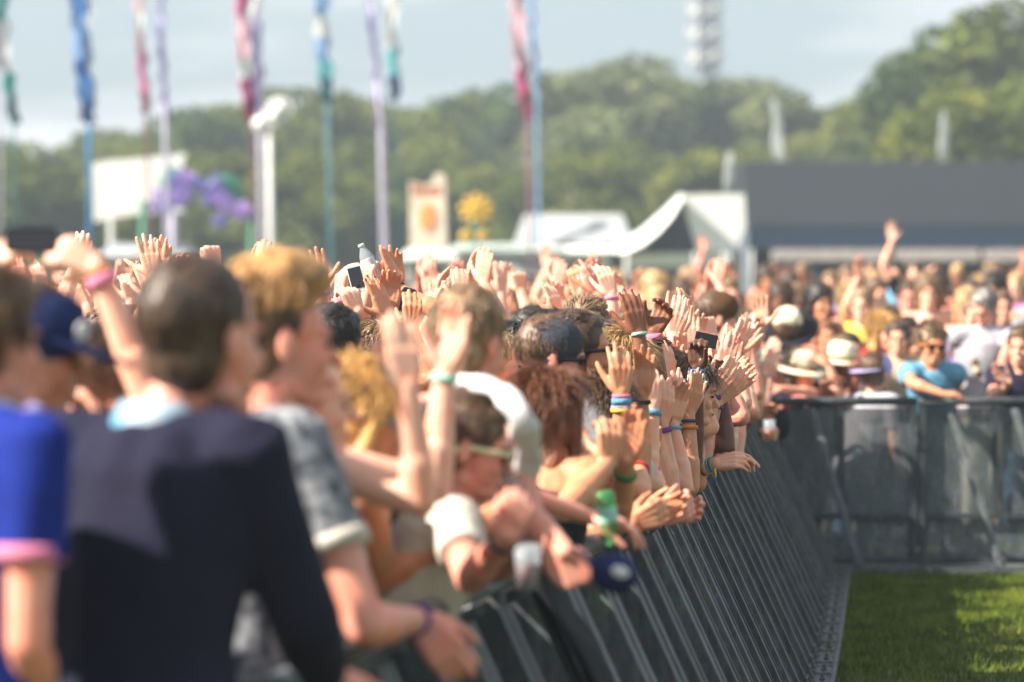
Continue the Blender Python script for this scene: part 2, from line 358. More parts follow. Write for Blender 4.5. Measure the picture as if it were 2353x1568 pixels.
    if detail or True:
        link('trousers', remesh(lg, .02 if vox < .01 else .03, 1, origin=org), cloth(legs), root)
        link('shoes', shoe.mesh('shoes', org, True), cloth('charcoal'), root)
    # hair
    if hair:
        mb, ex = hairdo(hair, C, hF, hR, hU, 1.0, rs, dense)
        amp = .006 if hair in ('messy', 'quiff', 'curly', 'long') else .003
        link('hair', remesh(mb, max(vox*1.2, .006), 1, fn=lambda co: noise3(co, 70, sd)*amp+noise3(co, 25, sd+2)*amp, origin=org, extra=ex), hairm(hc), root)
    if hair2:
        mb, ex = hairdo(hair2[0], C+hU*.012, hF, hR, hU, 1.0, rs, dense)
        link('hair', remesh(mb, max(vox*1.2, .006), 1, fn=lambda co: noise3(co, 70, sd)*.006, origin=org, extra=ex), hairm(hair2[1]), root)
    if vox < .01:
        for sg in (-1, 1):
            e = MB(); e.ell(C+hR*sg*.031+hF*.0865-hU*.003, hR*.0125, hF*.007, hU*.0055, 10, 6); link('eye', e.mesh('eye', org, True), mat('eye', (.05, .03, .02), .2), root)
            e = MB(); e.cone(C+hR*sg*.016+hF*.099+hU*.020, C+hR*sg*.048+hF*.088+hU*.022, .0035, .003, 6); link('eyebrow', e.mesh('brow', org, True), hairm(hc if hc != 'grey' else 'brown'), root)
        e = MB(); e.ell(C+hF*.0985-hU*.0715, hR*.021, hF*.0045, hU*.0065, 10, 6); link('lips', e.mesh('lips', org, True), mat('lip_'+sk, tuple(x*y for x, y in zip(SKIN[sk], (.85, .5, .55))), .4), root)
    if glasses:
        g = link('sunglasses', None, None, root) if False else None
        fm = MB(); ln = MB()
        for sg in (-1, 1):
            ln.ell(C+hR*sg*.033+hF*.104-hU*.004, hR*.026, hF*.005-hR*sg*.003, hU*.021, 14, 6)
            fm.tube([C+hR*sg*.062+hF*.098+hU*.006, C+hR*sg*.076+hF*.06+hU*.006, C+hR*sg*.083-hF*.005+hU*.006, C+hR*sg*.082-hF*.03-hU*.008], .0045, 8, 1.6)
            th_ = np.linspace(0, 2*pi, 15); fm.tube([C+hR*sg*.033+hF*.104-hU*.004+hR*.027*cos(t)+hU*.022*sin(t) for t in th_], .0032, 6)
        fm.tube([C-hR*.008+hF*.106+hU*.004, C+hR*.008+hF*.106+hU*.004], .003, 6)
        g = link('sunglasses', fm.mesh('frame', org, True), cloth(glasses) if isinstance(glasses, str) else glasses, root)
        link('lens', ln.mesh('lens', org, True), mat('dark_lens', (.012, .010, .010), .08, spec=.8), g)
    if hat: make_hat(hat, C, hF, hR, hU, org, root)
    tl = list(tips)
    for bd in bands:   # (side, colour, offset up the arm, width)
        S, E, W = arml[bd[0]]; d = nrm(E-W); off = bd[2]; wd = bd[3]; p = W+d*off
        r = .0275+off*.11; m_ = MB(); n_ = arms[bd[0]]['n']; ff = nrm(np.cross(arms[bd[0]]['f'], n_)) if arms.get(bd[0]) else R
        ff = nrm(ff-d*np.dot(ff, d)); gg = np.cross(d, ff)
        m_.loft([(p-d*wd/2, ff*(r+.0015), gg*(r+.0015)*.88), (p-d*wd/2, ff*(r+.0045), gg*(r+.0045)*.88), (p+d*wd/2, ff*(r+.0055), gg*(r+.0055)*.88), (p+d*wd/2, ff*(r+.0015), gg*(r+.0015)*.88)], 20)
        if len(bd) > 4:     # loose tail
            q = p-gg*(r+.004); m_.tube([q, q-UP*.02-gg*.008, q-UP*.05-gg*.004], [.006, .007, .006], 6, .3)
        link(bd[5] if len(bd) > 5 else 'wristband', m_.mesh('band', org, True), cloth(bd[1]) if isinstance(bd[1], str) else bd[1], root)
    if arms.get('nails') :
        for p, d, nn, r in tl:
            if p[2] < 1.0: continue
            m_ = MB(); sdv = np.cross(d, nn); m_.ell(p+nn*r*.72-d*.001, sdv*r*.66, d*.007, nn*.0028, 8, 5)
            link('fingernail', m_.mesh('nail', org, True), cloth(arms['nails']) if arms['nails'] != 'gloss_red' else mat('nail_red', (.55, .01, .03), .15), root)
    return root
def make_hat(kind, C, hF, hR, hU, org, root):
    kd = kind[0]; cl = kind[1]; m = MB()
    m_ = cloth(cl) if isinstance(cl, str) else cl
    if kd == 'cap':
        bk = len(kind) > 2 and kind[2] == 'back'; g = -hF if bk else hF
        m.ell(C+hU*.052-hF*.006, hR*.092, hF*.110, hU*.090, 20, 12)
        c = link('cap', remesh(m, .006, 1, origin=org), m_, root)
        b = MB(); vs = []; fs = []; nn = 13
        for j, zz in enumerate((0, .006)):
            for i in range(nn):
                a = pi*(i/(nn-1)-.5); e = C+hU*(.040-zz)+g*.075*cos(a)+hR*.086*sin(a)
                o = C+hU*(.030-zz)+g*(.075+.135*cos(a)**.7 if cos(a) > 0 else .075)+hR*.090*sin(a)+hU*(-.012*cos(a))
                vs += [e, o]
        for i in range(nn-1):
            a = 2*i; b_ = 2*nn+2*i; fs += [(a, a+1, a+3, a+2), (b_, b_+2, b_+3, b_+1), (a+1, b_+1, b_+3, a+3), (a, a+2, b_+2, b_)]
        b.add(vs, fs); link('brim', b.mesh('brim', org, True), m_, c)
        if len(kind) > 3:
            e = MB(); sd = nrm(hR*.8+hF*.6) ; q = C+hU*.085+nrm(hF)*.0
            p0 = C+hU*.062+hR*.055+hF*.088; e.ell(p0, nrm(hF-hR*.9)*.020, nrm(hR+hF)*.007, hU*.024, 12, 6)
            link('badge', e.mesh('badge', org, True), cloth('white'), c)
    elif kd == 'beanie':
        m.ell(C+hU*.055-hF*.012, hR*.090, hF*.108, hU*.090, 20, 12); link('beanie', remesh(m, .006, 1, origin=org), m_, root)
    else:                                       # brimmed hat, fedora or straw
        bw = kind[2] if len(kind) > 2 else .17
        tb = [(.04, .098), (.075, .096), (.12, .086), (.145, .06), (.15, .02)]
        m.loft([(C+hU*(.03), hR*.095, hF*.108)]+[(C+hU*(z), hR*r*.95, hF*r*1.08) for z, r in tb], 24)
        c = link('hat_crown', m.mesh('crown', org, True), m_, root)
        b = MB(); b.loft([(C+hU*.036, hR*.09, hF*.10), (C+hU*.030, hR*(bw-.03), hF*(bw-.02)), (C+hU*.022, hR*bw, hF*(bw+.01)), (C+hU*.016, hR*bw, hF*(bw+.01)), (C+hU*.028, hR*.09, hF*.10)], 28)
        link('brim', b.mesh('brim', org, True), m_ if kd != 'two' else cloth('black'), c)
        rb = MB(); rb.loft([(C+hU*.040, hR*.0945, hF*.1075), (C+hU*.064, hR*.0935, hF*.1065)], 24); link('hat_band', rb.mesh('band', org, True), cloth('black' if kd != 'sun' else 'brown2') if kd != 'sun' else cloth('khaki'), c)
def A(u, v, s, f, n, pose='clap', e=None, fy=0, hint=None):
    """wrist at photo point (u, v); f = finger direction, degrees clockwise from up; n = palm direction"""
    a = radians(f); fv = V(sin(a), fy, cos(a)); nv = {'c': V(0, -1, 0), 'a': V(0, 1, 0), 'r': V(1, 0, 0), 'l': V(-1, 0, 0), 'u': V(0, 0, 1), 'd': V(0, 0, -1)}.get(n, n) if isinstance(n, str) else V(*n)
    d = dict(w=P(u, v, s), f=nrm(fv), n=nrm(nv+V(.01, .02, .01)), pose=pose)
    d['uv'] = (u, v, s); d['euv'] = (e[0], e[1], e[2] if len(e) > 2 else s) if e is not None else None
    if e is not None: d['e'] = P(e[0], e[1], e[2] if len(e) > 2 else s)
    if hint is not None: d['hint'] = V(*hint)
    return d
# ------------------------------------------------------------- ground
def ramp_mat(name, cols, scale, rough=.9, bump=0):
    m = bpy.data.materials.new(name); m.use_nodes = True; n = m.node_tree.nodes; l = m.node_tree.links; b = n['Principled BSDF']
    b.inputs['Roughness'].default_value = rough; b.inputs['Specular IOR Level'].default_value = .1
    t = n.new('ShaderNodeTexCoord'); z = n.new('ShaderNodeTexNoise'); z.inputs['Scale'].default_value = scale; z.inputs['Detail'].default_value = 8; z.inputs['Roughness'].default_value = .65
    r = n.new('ShaderNodeValToRGB'); e = r.color_ramp.elements
    while len(e) < len(cols): e.new(.5)
    for i, c in enumerate(cols): e[i].position = .3+.4*i/(len(cols)-1); e[i].color = (*c, 1)
    l.new(t.outputs['Object'], z.inputs[0]); l.new(z.outputs[0], r.inputs[0]); l.new(r.outputs[0], b.inputs['Base Color']); return m
g = MB(); g.add([(-900, -60, 0), (900, -60, 0), (900, 2500, 0), (-900, 2500, 0)], [(0, 1, 2, 3)])
tag(link('ground', g.mesh('ground'), ramp_mat('ground_turf', [(.04, .065, .012), (.06, .09, .015), (.11, .10, .04), (.05, .08, .016)], 1.6)), kind='structure')
def grass():
    n = 90000; x = .9+5.6*RNG.beta(1.1, 2.0, n); y = 25.6-13*RNG.beta(1.1, 2.2, n); h = RNG.uniform(.02, .05, n); a = RNG.uniform(0, 6.28, n); w = .0035
    clump = noise3(np.c_[x, y, y*0], 5, 3); h = h*(1+.5*clump)
    dx = RNG.normal(0, .014, n); dy = RNG.normal(0, .014, n); vs = np.empty((n*3, 3))
    vs[0::3] = np.c_[x-w*np.cos(a), y-w*np.sin(a), np.zeros(n)]; vs[1::3] = np.c_[x+w*np.cos(a), y+w*np.sin(a), np.zeros(n)]; vs[2::3] = np.c_[x+dx, y+dy, h]
    me = bpy.data.meshes.new('grass'); me.from_pydata(vs.tolist(), [], [(3*i, 3*i+1, 3*i+2) for i in range(n)]); me.update()
    tag(link('grass', me, ramp_mat('grass_blade', [(.035, .075, .008), (.09, .13, .012), (.22, .24, .04)], 2.5)), kind='stuff', label='short trampled grass inside the pit behind the barrier')
grass()
# ------------------------------------------------------------- barrier
def barmat(name, base, alpha=None):
    m = bpy.data.materials.new(name); m.use_nodes = True; n = m.node_tree.nodes; l = m.node_tree.links; b = n['Principled BSDF']
    b.inputs['Metallic'].default_value = .15; b.inputs['Specular IOR Level'].default_value = .3
    t = n.new('ShaderNodeTexCoord'); mpp = n.new('ShaderNodeMapping'); mpp.inputs['Scale'].default_value = (1, 1, .22)
    z = n.new('ShaderNodeTexNoise'); z.inputs['Scale'].default_value = 26; z.inputs['Detail'].default_value = 8; z.inputs['Roughness'].default_value = .7
    v = n.new('ShaderNodeTexVoronoi'); v.inputs['Scale'].default_value = 55
    l.new(t.outputs['Object'], mpp.inputs[0]); l.new(mpp.outputs[0], z.inputs[0]); l.new(t.outputs['Object'], v.inputs[0])
    r = n.new('ShaderNodeValToRGB'); e = r.color_ramp.elements; e.new(.5)
    for i, (p, kx) in enumerate(((.32, .55), (.52, .95), (.72, 1.55))): e[i].position = p; e[i].color = (base[0]*kx, base[1]*kx, base[2]*kx, 1)
    l.new(z.outputs[0], r.inputs[0]); mxx = n.new('ShaderNodeMixRGB'); mxx.blend_type = 'MULTIPLY'; mxx.inputs[0].default_value = .3
    l.new(r.outputs[0], mxx.inputs[1]); l.new(v.outputs['Color'], mxx.inputs[2]); l.new(mxx.outputs[0], b.inputs['Base Color'])
    r2 = n.new('ShaderNodeMapRange'); r2.inputs['To Min'].default_value = .45; r2.inputs['To Max'].default_value = .75; l.new(z.outputs[0], r2.inputs[0]); l.new(r2.outputs[0], b.inputs['Roughness'])
    bp = n.new('ShaderNodeBump'); bp.inputs['Strength'].default_value = .25; bp.inputs['Distance'].default_value = .004; l.new(z.outputs[0], bp.inputs['Height']); l.new(bp.outputs[0], b.inputs['Normal'])
    if alpha is not None:
        tr = n.new('ShaderNodeBsdfTransparent'); ms = n.new('ShaderNodeMixShader'); ms.inputs[0].default_value = alpha
        l.new(tr.outputs[0], ms.inputs[1]); l.new(b.outputs[0], ms.inputs[2]); l.new(ms.outputs[0], n['Material Output'].inputs[0])
    return m
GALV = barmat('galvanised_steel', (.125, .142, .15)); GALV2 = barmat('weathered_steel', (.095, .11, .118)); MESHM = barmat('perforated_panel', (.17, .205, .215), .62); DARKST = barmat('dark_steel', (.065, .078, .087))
def railx(y): return float(np.interp(y, RY, RX))
def section(p, T, Nn, ln, label, lat=0.0, see=False, detailed=True):
    T = nrm(V(*T, 0)); Nn = nrm(V(*Nn, 0)); o = V(p[0], p[1], 0)
    root = empty('crowd_barrier', tuple(o), label, 'crowd barrier', 'steel crowd barrier sections')
    def at(t, n_, z): return o+T*t+Nn*n_+UP*z
    def bx(m, t0, t1, n0, n1, z0, z1): m.box(at((t0+t1)/2, (n0+n1)/2, (z0+z1)/2), T*(t1-t0)/2, Nn*(n1-n0)/2, UP*(z1-z0)/2)
    m = MB(); m.tube([at(.004, -.012, 1.085), at(ln-.004, -.012, 1.085)], .034, 12, .8, up=UP); link('top_rail', m.mesh('rail', o, True), GALV if not see else DARKST, root)
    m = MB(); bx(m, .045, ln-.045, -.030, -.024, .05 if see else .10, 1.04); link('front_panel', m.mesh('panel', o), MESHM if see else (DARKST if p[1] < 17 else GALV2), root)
    for t in (.004, ln-.044): m = MB(); bx(m, t, t+.04, -.04, .012, .0, 1.055); link('upright', m.mesh('upright', o), GALV if not see else DARKST, root)
    m = MB(); bx(m, .046, ln-.046, -.035, .008, .32, .355); bx(m, .046, ln-.046, -.035, .008, .03, .07)
    if see: bx(m, ln/2-.02, ln/2+.02, -.022, .004, .36, 1.05)
    link('cross_bar', m.mesh('bar', o), GALV if not see else DARKST, root)
    m = MB(); bx(m, .01, ln-.01, .02, .60, .012, .03); bx(m, .01, ln-.01, .592, .608, .004, .05)
    fp = link('floor_plate', m.mesh('plate', o), GALV, root)
    jr = random.Random(int(p[1]*100)); ts = [ln*.24+jr.uniform(-.05, .05), ln*.76+jr.uniform(-.05, .05)] if not see else ([.30] if see == 1 else [.2, .62])
    for t in ts:          # folded channel brace, wide face seen from the pit
        hw = .088+.012*sin(p[1]*7) if not see else .022; a = at(t, .045, 1.035); b = at(t+lat, .50, .05); d = nrm(b-a); wn = nrm(np.cross(T, d)); m = MB()
        if np.dot(wn, UP) < 0: wn = -wn
        m.box((a+b)/2+wn*.012, T*hw, d*np.linalg.norm(b-a)/2, wn*.003)
        fd = .018 if see else .046; m.box((a+b)/2+wn*(.009-fd)+T*(hw-.003), T*.003, d*np.linalg.norm(b-a)/2, wn*fd)
        m.box((a+b)/2+wn*(.009-fd)-T*(hw-.003), T*.003, d*np.linalg.norm(b-a)/2, wn*fd)
        m.box((a+b)/2+wn*.018, T*.006, d*np.linalg.norm(b-a)/2, wn*.0028)
        br = link('brace', m.mesh('brace', o), GALV if see or jr.random() < .6 else GALV2, root)
        if detailed:
            m = MB(); bx(m, t+lat-hw-.012, t+lat+hw+.012, .49, .496, .031, .11); bx(m, t+lat-hw-.012, t+lat+hw+.012, .497, .58, .031, .037)
            m.lathe([(.001, 0), (.014, 0), (.014, .012), (.008, .013), (.008, .03), (.001, .031)], at(t+lat, .55, .038), UP, 6); m.lathe([(.001, 0), (.013, 0), (.013, .014), (.001, .015)], at(t+lat, .497, .08), Nn, 6)
            link('bracket', m.mesh('bracket', o), GALV, br)
    # hook plates and bolts where neighbouring sections are pinned together
    m = MB(); bx(m, ln-.03, ln+.0, .013, .019, .78, .92)
    for z in (.81, .89): m.lathe([(.001, 0), (.011, 0), (.011, .012), (.001, .013)], at(ln-.015, .0195, z), Nn, 6)
    link('joint_plate', m.mesh('joint', o), GALV, root)
    return root
ordn = ['nearest to the camera', 'second from the camera', 'third from the camera', 'fourth from the camera', 'fifth from the camera', 'sixth from the camera', 'seventh from the camera', 'eighth from the camera', 'ninth from the camera', 'tenth from the camera', 'eleventh from the camera', 'twelfth from the camera', 'seventh from the pit corner', 'sixth from the pit corner', 'fifth from the pit corner', 'fourth from the pit corner', 'third from the pit corner', 'second from the pit corner', 'last before the pit corner', 'at the pit corner']
y = 7.75; i = 0; x = railx(y)
while y < 25.3 and i < 20:
    ny = y+.98
    for _ in range(4): dxx = railx(ny)-x; ny = y+math.sqrt(max(1-dxx*dxx, .1))
    if ny > 25.0: break
    nx_ = railx(ny); T = nrm((nx_-x, ny-y)); section((x, y), T, (T[1], -T[0]), math.hypot(nx_-x, ny-y)-.006, 'grey steel crowd barrier section under the leaning arms, '+ordn[min(i, 19)]); x, y = nx_, ny; i += 1
CX, CY = railx(FARY), FARY
far_lab = ['far barrier section just right of the pit corner', 'far barrier section in front of the person with the backwards cap', 'far barrier section in front of the person in the blue shirt', 'far barrier section in front of the person in the white polo', 'far barrier section at the right edge of the photo', 'far barrier section beyond the right edge of the pit']
for j in range(6): section((CX+.05+j*1.0, CY+.02+j*.02), (1, .02), (.02, -1), .994, 'translucent grey '+far_lab[j], lat=.26, see=1+(j % 2))
# ------------------------------------------------------------- trees
LEAF = {}
def leafmat(k, a, b):
    m = bpy.data.materials.new('leaf_'+k); m.use_nodes = True; n = m.node_tree.nodes; l = m.node_tree.links; p = n['Principled BSDF']; p.inputs['Roughness'].default_value = .6; p.inputs['Specular IOR Level'].default_value = .2
    t = n.new('ShaderNodeTexCoord'); z = n.new('ShaderNodeTexNoise'); z.inputs['Scale'].default_value = .55; z.inputs['Detail'].default_value = 5
    r = n.new('ShaderNodeValToRGB'); r.color_ramp.elements[0].color = (*a, 1); r.color_ramp.elements[1].color = (*b, 1); r.color_ramp.elements[0].position = .38; r.color_ramp.elements[1].position = .62
    l.new(t.outputs['Object'], z.inputs[0]); l.new(z.outputs[0], r.inputs[0]); l.new(r.outputs[0], p.inputs['Base Color'])
    tr = n.new('ShaderNodeBsdfTranslucent'); l.new(r.outputs[0], tr.inputs[0]); ms = n.new('ShaderNodeMixShader'); ms.inputs[0].default_value = .3
    l.new(p.outputs[0], ms.inputs[1]); l.new(tr.outputs[0], ms.inputs[2]); l.new(ms.outputs[0], n['Material Output'].inputs[0]); return m
LEAFM = [leafmat('olive', (.055, .085, .012), (.17, .20, .03)), leafmat('deep', (.035, .07, .016), (.10, .155, .028)), leafmat('yellow', (.085, .115, .012), (.24, .25, .035)), leafmat('pale', (.085, .11, .04), (.24, .26, .10))]
BARK = mat('bark', (.10, .075, .05), .9, var=.4, scale=3, bump=.5, bscale=12, stretch=(1, 1, .2))
def tree_protos():
    out = []
    for q in range(5):
        r = np.random.default_rng(50+q); blobs = []; H = 12.0
        nb = 16
        for b_ in range(nb):
            z = r.uniform(.22, .86)*H; sp = 2.9*math.sin(min(1, (1.02-z/H)*1.5+.15)*pi/2) if q != 4 else 2.3*(1.05-z/H)+.6
            a = r.uniform(0, 2*pi); d = sp*math.sqrt(r.uniform(0, 1)); blobs.append((d*cos(a), d*sin(a), z, r.uniform(1.1, 2.0)*(1.1-.3*z/H)))
        blobs.append((0, 0, H*.90, 1.25)); blobs.append((.3, 0, H*.5, 2.3))
        pts = []
        for bx_, by_, bz_, br_ in blobs:
            n = int(330*br_*br_/2.0); d = r.normal(size=(n, 3)); d /= np.linalg.norm(d, axis=1)[:, None]
            rr = br_*(r.uniform(.35, 1, n)**.5)*(1+.25*noise3(d, 3, q)); pts.append(np.c_[bx_, by_, bz_]+d*rr[:, None]*(1, 1, .8))
        pts = np.vstack(pts); n = len(pts); a = r.normal(size=(n, 3)); a /= np.linalg.norm(a, axis=1)[:, None]; b = np.cross(a, r.normal(size=(n, 3))); b /= np.linalg.norm(b, axis=1)[:, None]
        sz = r.uniform(.14, .30, n)[:, None]; vs = np.empty((n*4, 3)); vs[0::4] = pts-a*sz; vs[1::4] = pts-b*sz*.55; vs[2::4] = pts+a*sz; vs[3::4] = pts+b*sz*.55
        cm = bpy.data.meshes.new('crown'); cm.from_pydata(vs.tolist(), [], [(4*i, 4*i+1, 4*i+2, 4*i+3) for i in range(n)]); cm.materials.append(LEAFM[0])
        t = MB(); t.tube([(0, 0, 0), (.05, 0, 2), (0, .1, 5), (0, 0, H*.85)], [.34, .27, .2, .05], 10)
        for bx_, by_, bz_, br_ in blobs[:10]: t.tube([(0, 0, bz_*.55), (bx_*.5, by_*.5, bz_*.8), (bx_, by_, bz_)], [.12, .08, .03], 6)
        tm = t.mesh('trunk', smooth=True); tm.materials.append(BARK); out.append((cm, tm))
    return out
TP = tree_protos()
def tree(u, top, s, lm, q, label, wide=1.0, seed=0):
    b = P(u, HZ, s); h = CH+(HZ-top)/s; k = h/12.6
    o = empty('tree', (b[0], b[1], 0), label, 'tree', 'trees beyond the festival field'); o.rotation_euler[2] = seed*1.7; o.scale = (k*wide, k*wide, k)
    c = bpy.data.objects.new('crown', TP[q][0]); t = bpy.data.objects.new('trunk', TP[q][1])
    for z in (c, t): COL.objects.link(z); z.parent = o
    c.material_slots[0].link = 'OBJECT'; c.material_slots[0].material = LEAFM[lm]
    return o
sky_line = [(-60, 285), (0, 292), (60, 300), (110, 322), (165, 305), (215, 268), (262, 268), (320, 280), (380, 240), (440, 212), (510, 205), (570, 205), (630, 168), (700, 165), (775, 172), (840, 195), (900, 212), (960, 216), (1030, 190), (1100, 170), (1180, 160), (1260, 128), (1340, 124), (1420, 100), (1480, 88), (1540, 140), (1600, 150), (1670, 142), (1740, 145), (1800, 165), (1850, 210), (1910, 215), (1960, 200), (2020, 185)]
col_n = ['dark olive', 'deep green', 'yellow green', 'pale hazy green']
marks = ['at the left edge of the tree line', 'left of the tall blue flag', 'behind the tall blue flag', 'behind the blank white signboard', 'above the white signboard', 'behind the thin lilac flag', 'between the lilac and pink flags', 'left of the pink and purple flags', 'behind the pink and purple flags', 'right of the purple flag pole', 'behind the round lamp head', 'left of the turquoise and blue flag', 'behind the turquoise and blue flag', 'between the turquoise and lilac flags', 'behind the pale lilac pole', 'behind the cream totem sign', 'right of the cream totem sign', 'behind the yellow flower figure', 'left of the pink flag pole', 'behind the pink flag pole', 'right of the pink flag pole', 'above the grey shed roof', 'left of the steel tower', 'just left of the steel tower', 'in front of the steel tower', 'just right of the steel tower', 'above the white marquee', 'behind the curved white flag', 'right of the curved white flag', 'above the left end of the dark tent', 'above the middle of the dark tent', 'left of the tall trees above the dark tent', 'beside the tall trees above the dark tent', 'in the dip above the dark tent']
rt = random.Random(3)
for i, (u, v) in enumerate(sky_line):
    lm = rt.choice([0, 1, 0, 2]) if u < 1100 else (3 if v < 150 else rt.choice([0, 3, 2, 1]))
    tree(u, v-2, rt.uniform(42, 50), lm, i % 4, col_n[lm]+' tree against the sky, '+marks[i], 1.25, i)
k = 0
for j, u in enumerate(range(-40, 2300, 62)):
    lm = rt.choice([0, 2, 2, 1, 0]) if u > 1250 else rt.choice([0, 1, 0, 0, 2]); vv = 330+rt.uniform(-45, 60)+(30 if u < 300 else 0)
    side = 'left part' if u < 780 else ('middle part' if u < 1560 else 'right part')
    tree(u+rt.uniform(-15, 15), vv, rt.uniform(54, 62), lm, (j*3) % 4, col_n[lm]+' lower tree standing before the taller tree line, number '+str(j+1), 1.35, j+7)
for (u, v, s, lm, q, lab) in [(2100, 62, 60, 0, 4, 'tall airy tree with its crown lower left of the big right hand group'), (2170, 12, 62, 1, 0, 'tall tree rising above the dark tent left of the birch'), (2250, -40, 62, 0, 4, 'very tall birch tree with pale trunk above the dark tent'), (2330, -60, 62, 0, 2, 'very tall tree at the right edge of the photo'), (2060, 150, 58, 1, 3, 'mid height tree beside the tall group above the dark tent'), (2200, 150, 70, 2, 1, 'yellowish tree low in front of the tall right group'), (2310, 170, 70, 0, 3, 'lower tree at the right edge above the dark tent'), (2110, 210, 72, 0, 2, 'lower tree in front of the tall airy tree')]:
    tree(u, v, s, lm, q, lab, 1.15, u)
for i_, (u, v, s) in enumerate([(-180, 300, 46), (-330, 270, 44), (-490, 300, 47), (-660, 250, 45), (-840, 280, 44), (-1030, 300, 48), (-1230, 260, 45), (2470, -20, 62), (2600, 90, 56), (2740, 150, 50), (2900, 120, 48), (3070, 190, 46), (3250, 170, 45), (3440, 220, 47), (-1450, 280, 46), (3650, 200, 46)]):
    tree(u, v, s, (0, 1, 2, 0)[i_ % 4], i_ % 4, 'tree beyond the %s edge of the photo, number %d outwards' % ('left' if u < 0 else 'right', i_+1), 1.4, i_)
# ------------------------------------------------------------- tower
def tower():
    b = P(1621, HZ, 20); o = empty('telecom_tower', (b[0], b[1], 0), 'pale steel telecom tower with stacked round galleries above the trees', 'tower')
    m = MB(); m.lathe([(1.0, 0), (.9, 22), (.75, 36)], (0, 0, 0)); link('mast', m.mesh('mast', smooth=True), mat('tower_concrete', (.26, .28, .32), .7), o)
    for i, (z, r) in enumerate([(24.3, 1.5), (25.6, 1.9), (26.9, 1.6), (28.3, 1.9), (29.6, 1.55), (31, 1.85), (32.3, 1.5), (33.8, 1.8)]):
        m = MB(); m.lathe([(.8, -.42), (r*.8, -.36), (r, -.2), (r, .18), (r*.9, .28), (.8, .30)], (0, 0, z)); 
        for a in range(6): m.lathe([(.01, -.3), (.38, -.25), (.38, .25), (.01, .3)], (r*1.0*cos(a*1.05), r*1.0*sin(a*1.05), z+.5), (cos(a*1.05), sin(a*1.05), 0), 10)
        link('gallery', m.mesh('gallery', smooth=True), mat('tower_white' if i % 2 else 'tower_grey', (.50, .50, .50) if i % 2 else (.20, .23, .27), .5), o)
tower()
# ------------------------------------------------------------- festival flags
def strip(o, pts, w, cols, nseg=40, wav=.05, seed=0, name='banner'):
    """gathered cloth banner along pts (world, relative to o), half width w, colours bottom to top"""
    r = random.Random(seed); m = MB(); P_ = [np.asarray(p, float) for p in pts]; vs = []; fs = []; mi = []
    nx = 7
    for i in range(nseg+1):
        t = i/nseg*(len(P_)-1); a = min(int(t), len(P_)-2); c = P_[a]+(P_[a+1]-P_[a])*(t-a)
        for j in range(nx):
            x = (j/(nx-1)-.0)*1.9*w*(1+.14*sin(i*.5+seed)); vs.append(c+V(x+.03*sin(i*.9+seed), wav*sin(i*.25+j*.9+seed)+.03*sin(j*2.1+i*.2), wav*.3*sin(j*1.7+i)))
    for i in range(nseg):
        for j in range(nx-1): fs.append((i*nx+j, i*nx+j+1, (i+1)*nx+j+1, (i+1)*nx+j)); mi.append(min(int(i/nseg*len(cols)), len(cols)-1))
    me = bpy.data.meshes.new(name); me.from_pydata([tuple(v) for v in vs], [], fs); used = []
    for c in cols:
        if c not in used: used.append(c)
    for c in used: me.materials.append(flagm(c))
    me.polygons.foreach_set('material_index', [used.index(cols[x]) for x in mi]); me.polygons.foreach_set('use_smooth', [True]*len(fs))
    ob = bpy.data.objects.new(name, me); COL.objects.link(ob); ob.parent = o
    sm = ob.modifiers.new('t', 'SOLIDIFY'); sm.thickness = .006; return ob
FC = {'pink': (.66, .10, .32), 'palepink': (.80, .56, .64), 'white': (.80, .80, .80), 'teal': (.02, .50, .48), 'turq': (.12, .55, .60), 'navy': (.02, .03, .16), 'blue': (.03, .14, .48), 'ltblue': (.32, .52, .80), 'purple': (.20, .06, .40), 'lav': (.45, .42, .68), 'maroon': (.22, .03, .07), 'dteal': (.01, .10, .16)}
def flagm(c): return mat('flag_'+c, FC[c], .8, var=.12, scale=3, translucent=.5)
def flag(label, u0, u1, s, ub, pole_r, polec, cols, vb, w=.13, seed=0, topv=-60, head=None):
    """pole from (ub, ground) leaning to (u1, topv); banner starts at row vb"""
    b = P(ub, HZ, s); o = empty('festival_flag', (b[0], b[1], 0), label, 'flag', 'tall festival flags above the crowd')
    def rel(u, v): p = P(u, v, s); return p-V(b[0], b[1], 0)
    m = MB(); pole_r *= .6; m.tube([(0, 0, 0), rel(u0, vb), rel(u1, topv)], [pole_r, pole_r*.9, pole_r*.5], 10); link('pole', m.mesh('pole', smooth=True), polec, o)
    if cols: strip(o, [rel(u0, vb)+V(-w*.9, -.02, 0), rel((u0+u1)/2-2, (vb+topv)/2)+V(-w*1.2, -.06, 0), rel(u1, topv)+V(-w, -.02, 0)], w, cols, 44, .05, seed)
    return o
pm = lambda n, c, **k: mat('pole_'+n, c, .45, **k)
flag('teal and white flag at the left edge of the photo', 32, 2, 110, 45, .045, pm('dteal', (.03, .16, .20)), ['dteal', 'teal', 'white', 'white', 'teal', 'navy'], 285, .11, 1)
flag('lilac wrapped pole cut by the left edge of the photo', 2, -14, 110, 5, .05, pm('lilac', (.50, .46, .62)), ['lav', 'lav'], 160, .08, 2)
flag('blue flag with navy foot on a bright blue pole', 205, 180, 105, 208, .10, pm('blue', (.05, .22, .50)), ['navy', 'blue', 'blue', 'ltblue', 'ltblue', 'blue', 'blue'], 282, .19, 3)
flag('white and turquoise flag with a navy foot beside the bright blue pole', 206, 203, 100, 212, .04, pm('blue', (.05, .22, .50)), ['navy', 'turq', 'white', 'white', 'white', 'teal'], 270, .11, 4)
flag('thin pink and white flag on a dark red pole', 336, 318, 98, 350, .05, pm('red', (.25, .04, .05)), ['maroon', 'pink', 'pink', 'palepink', 'white', 'palepink', 'pink'], 262, .10, 5)
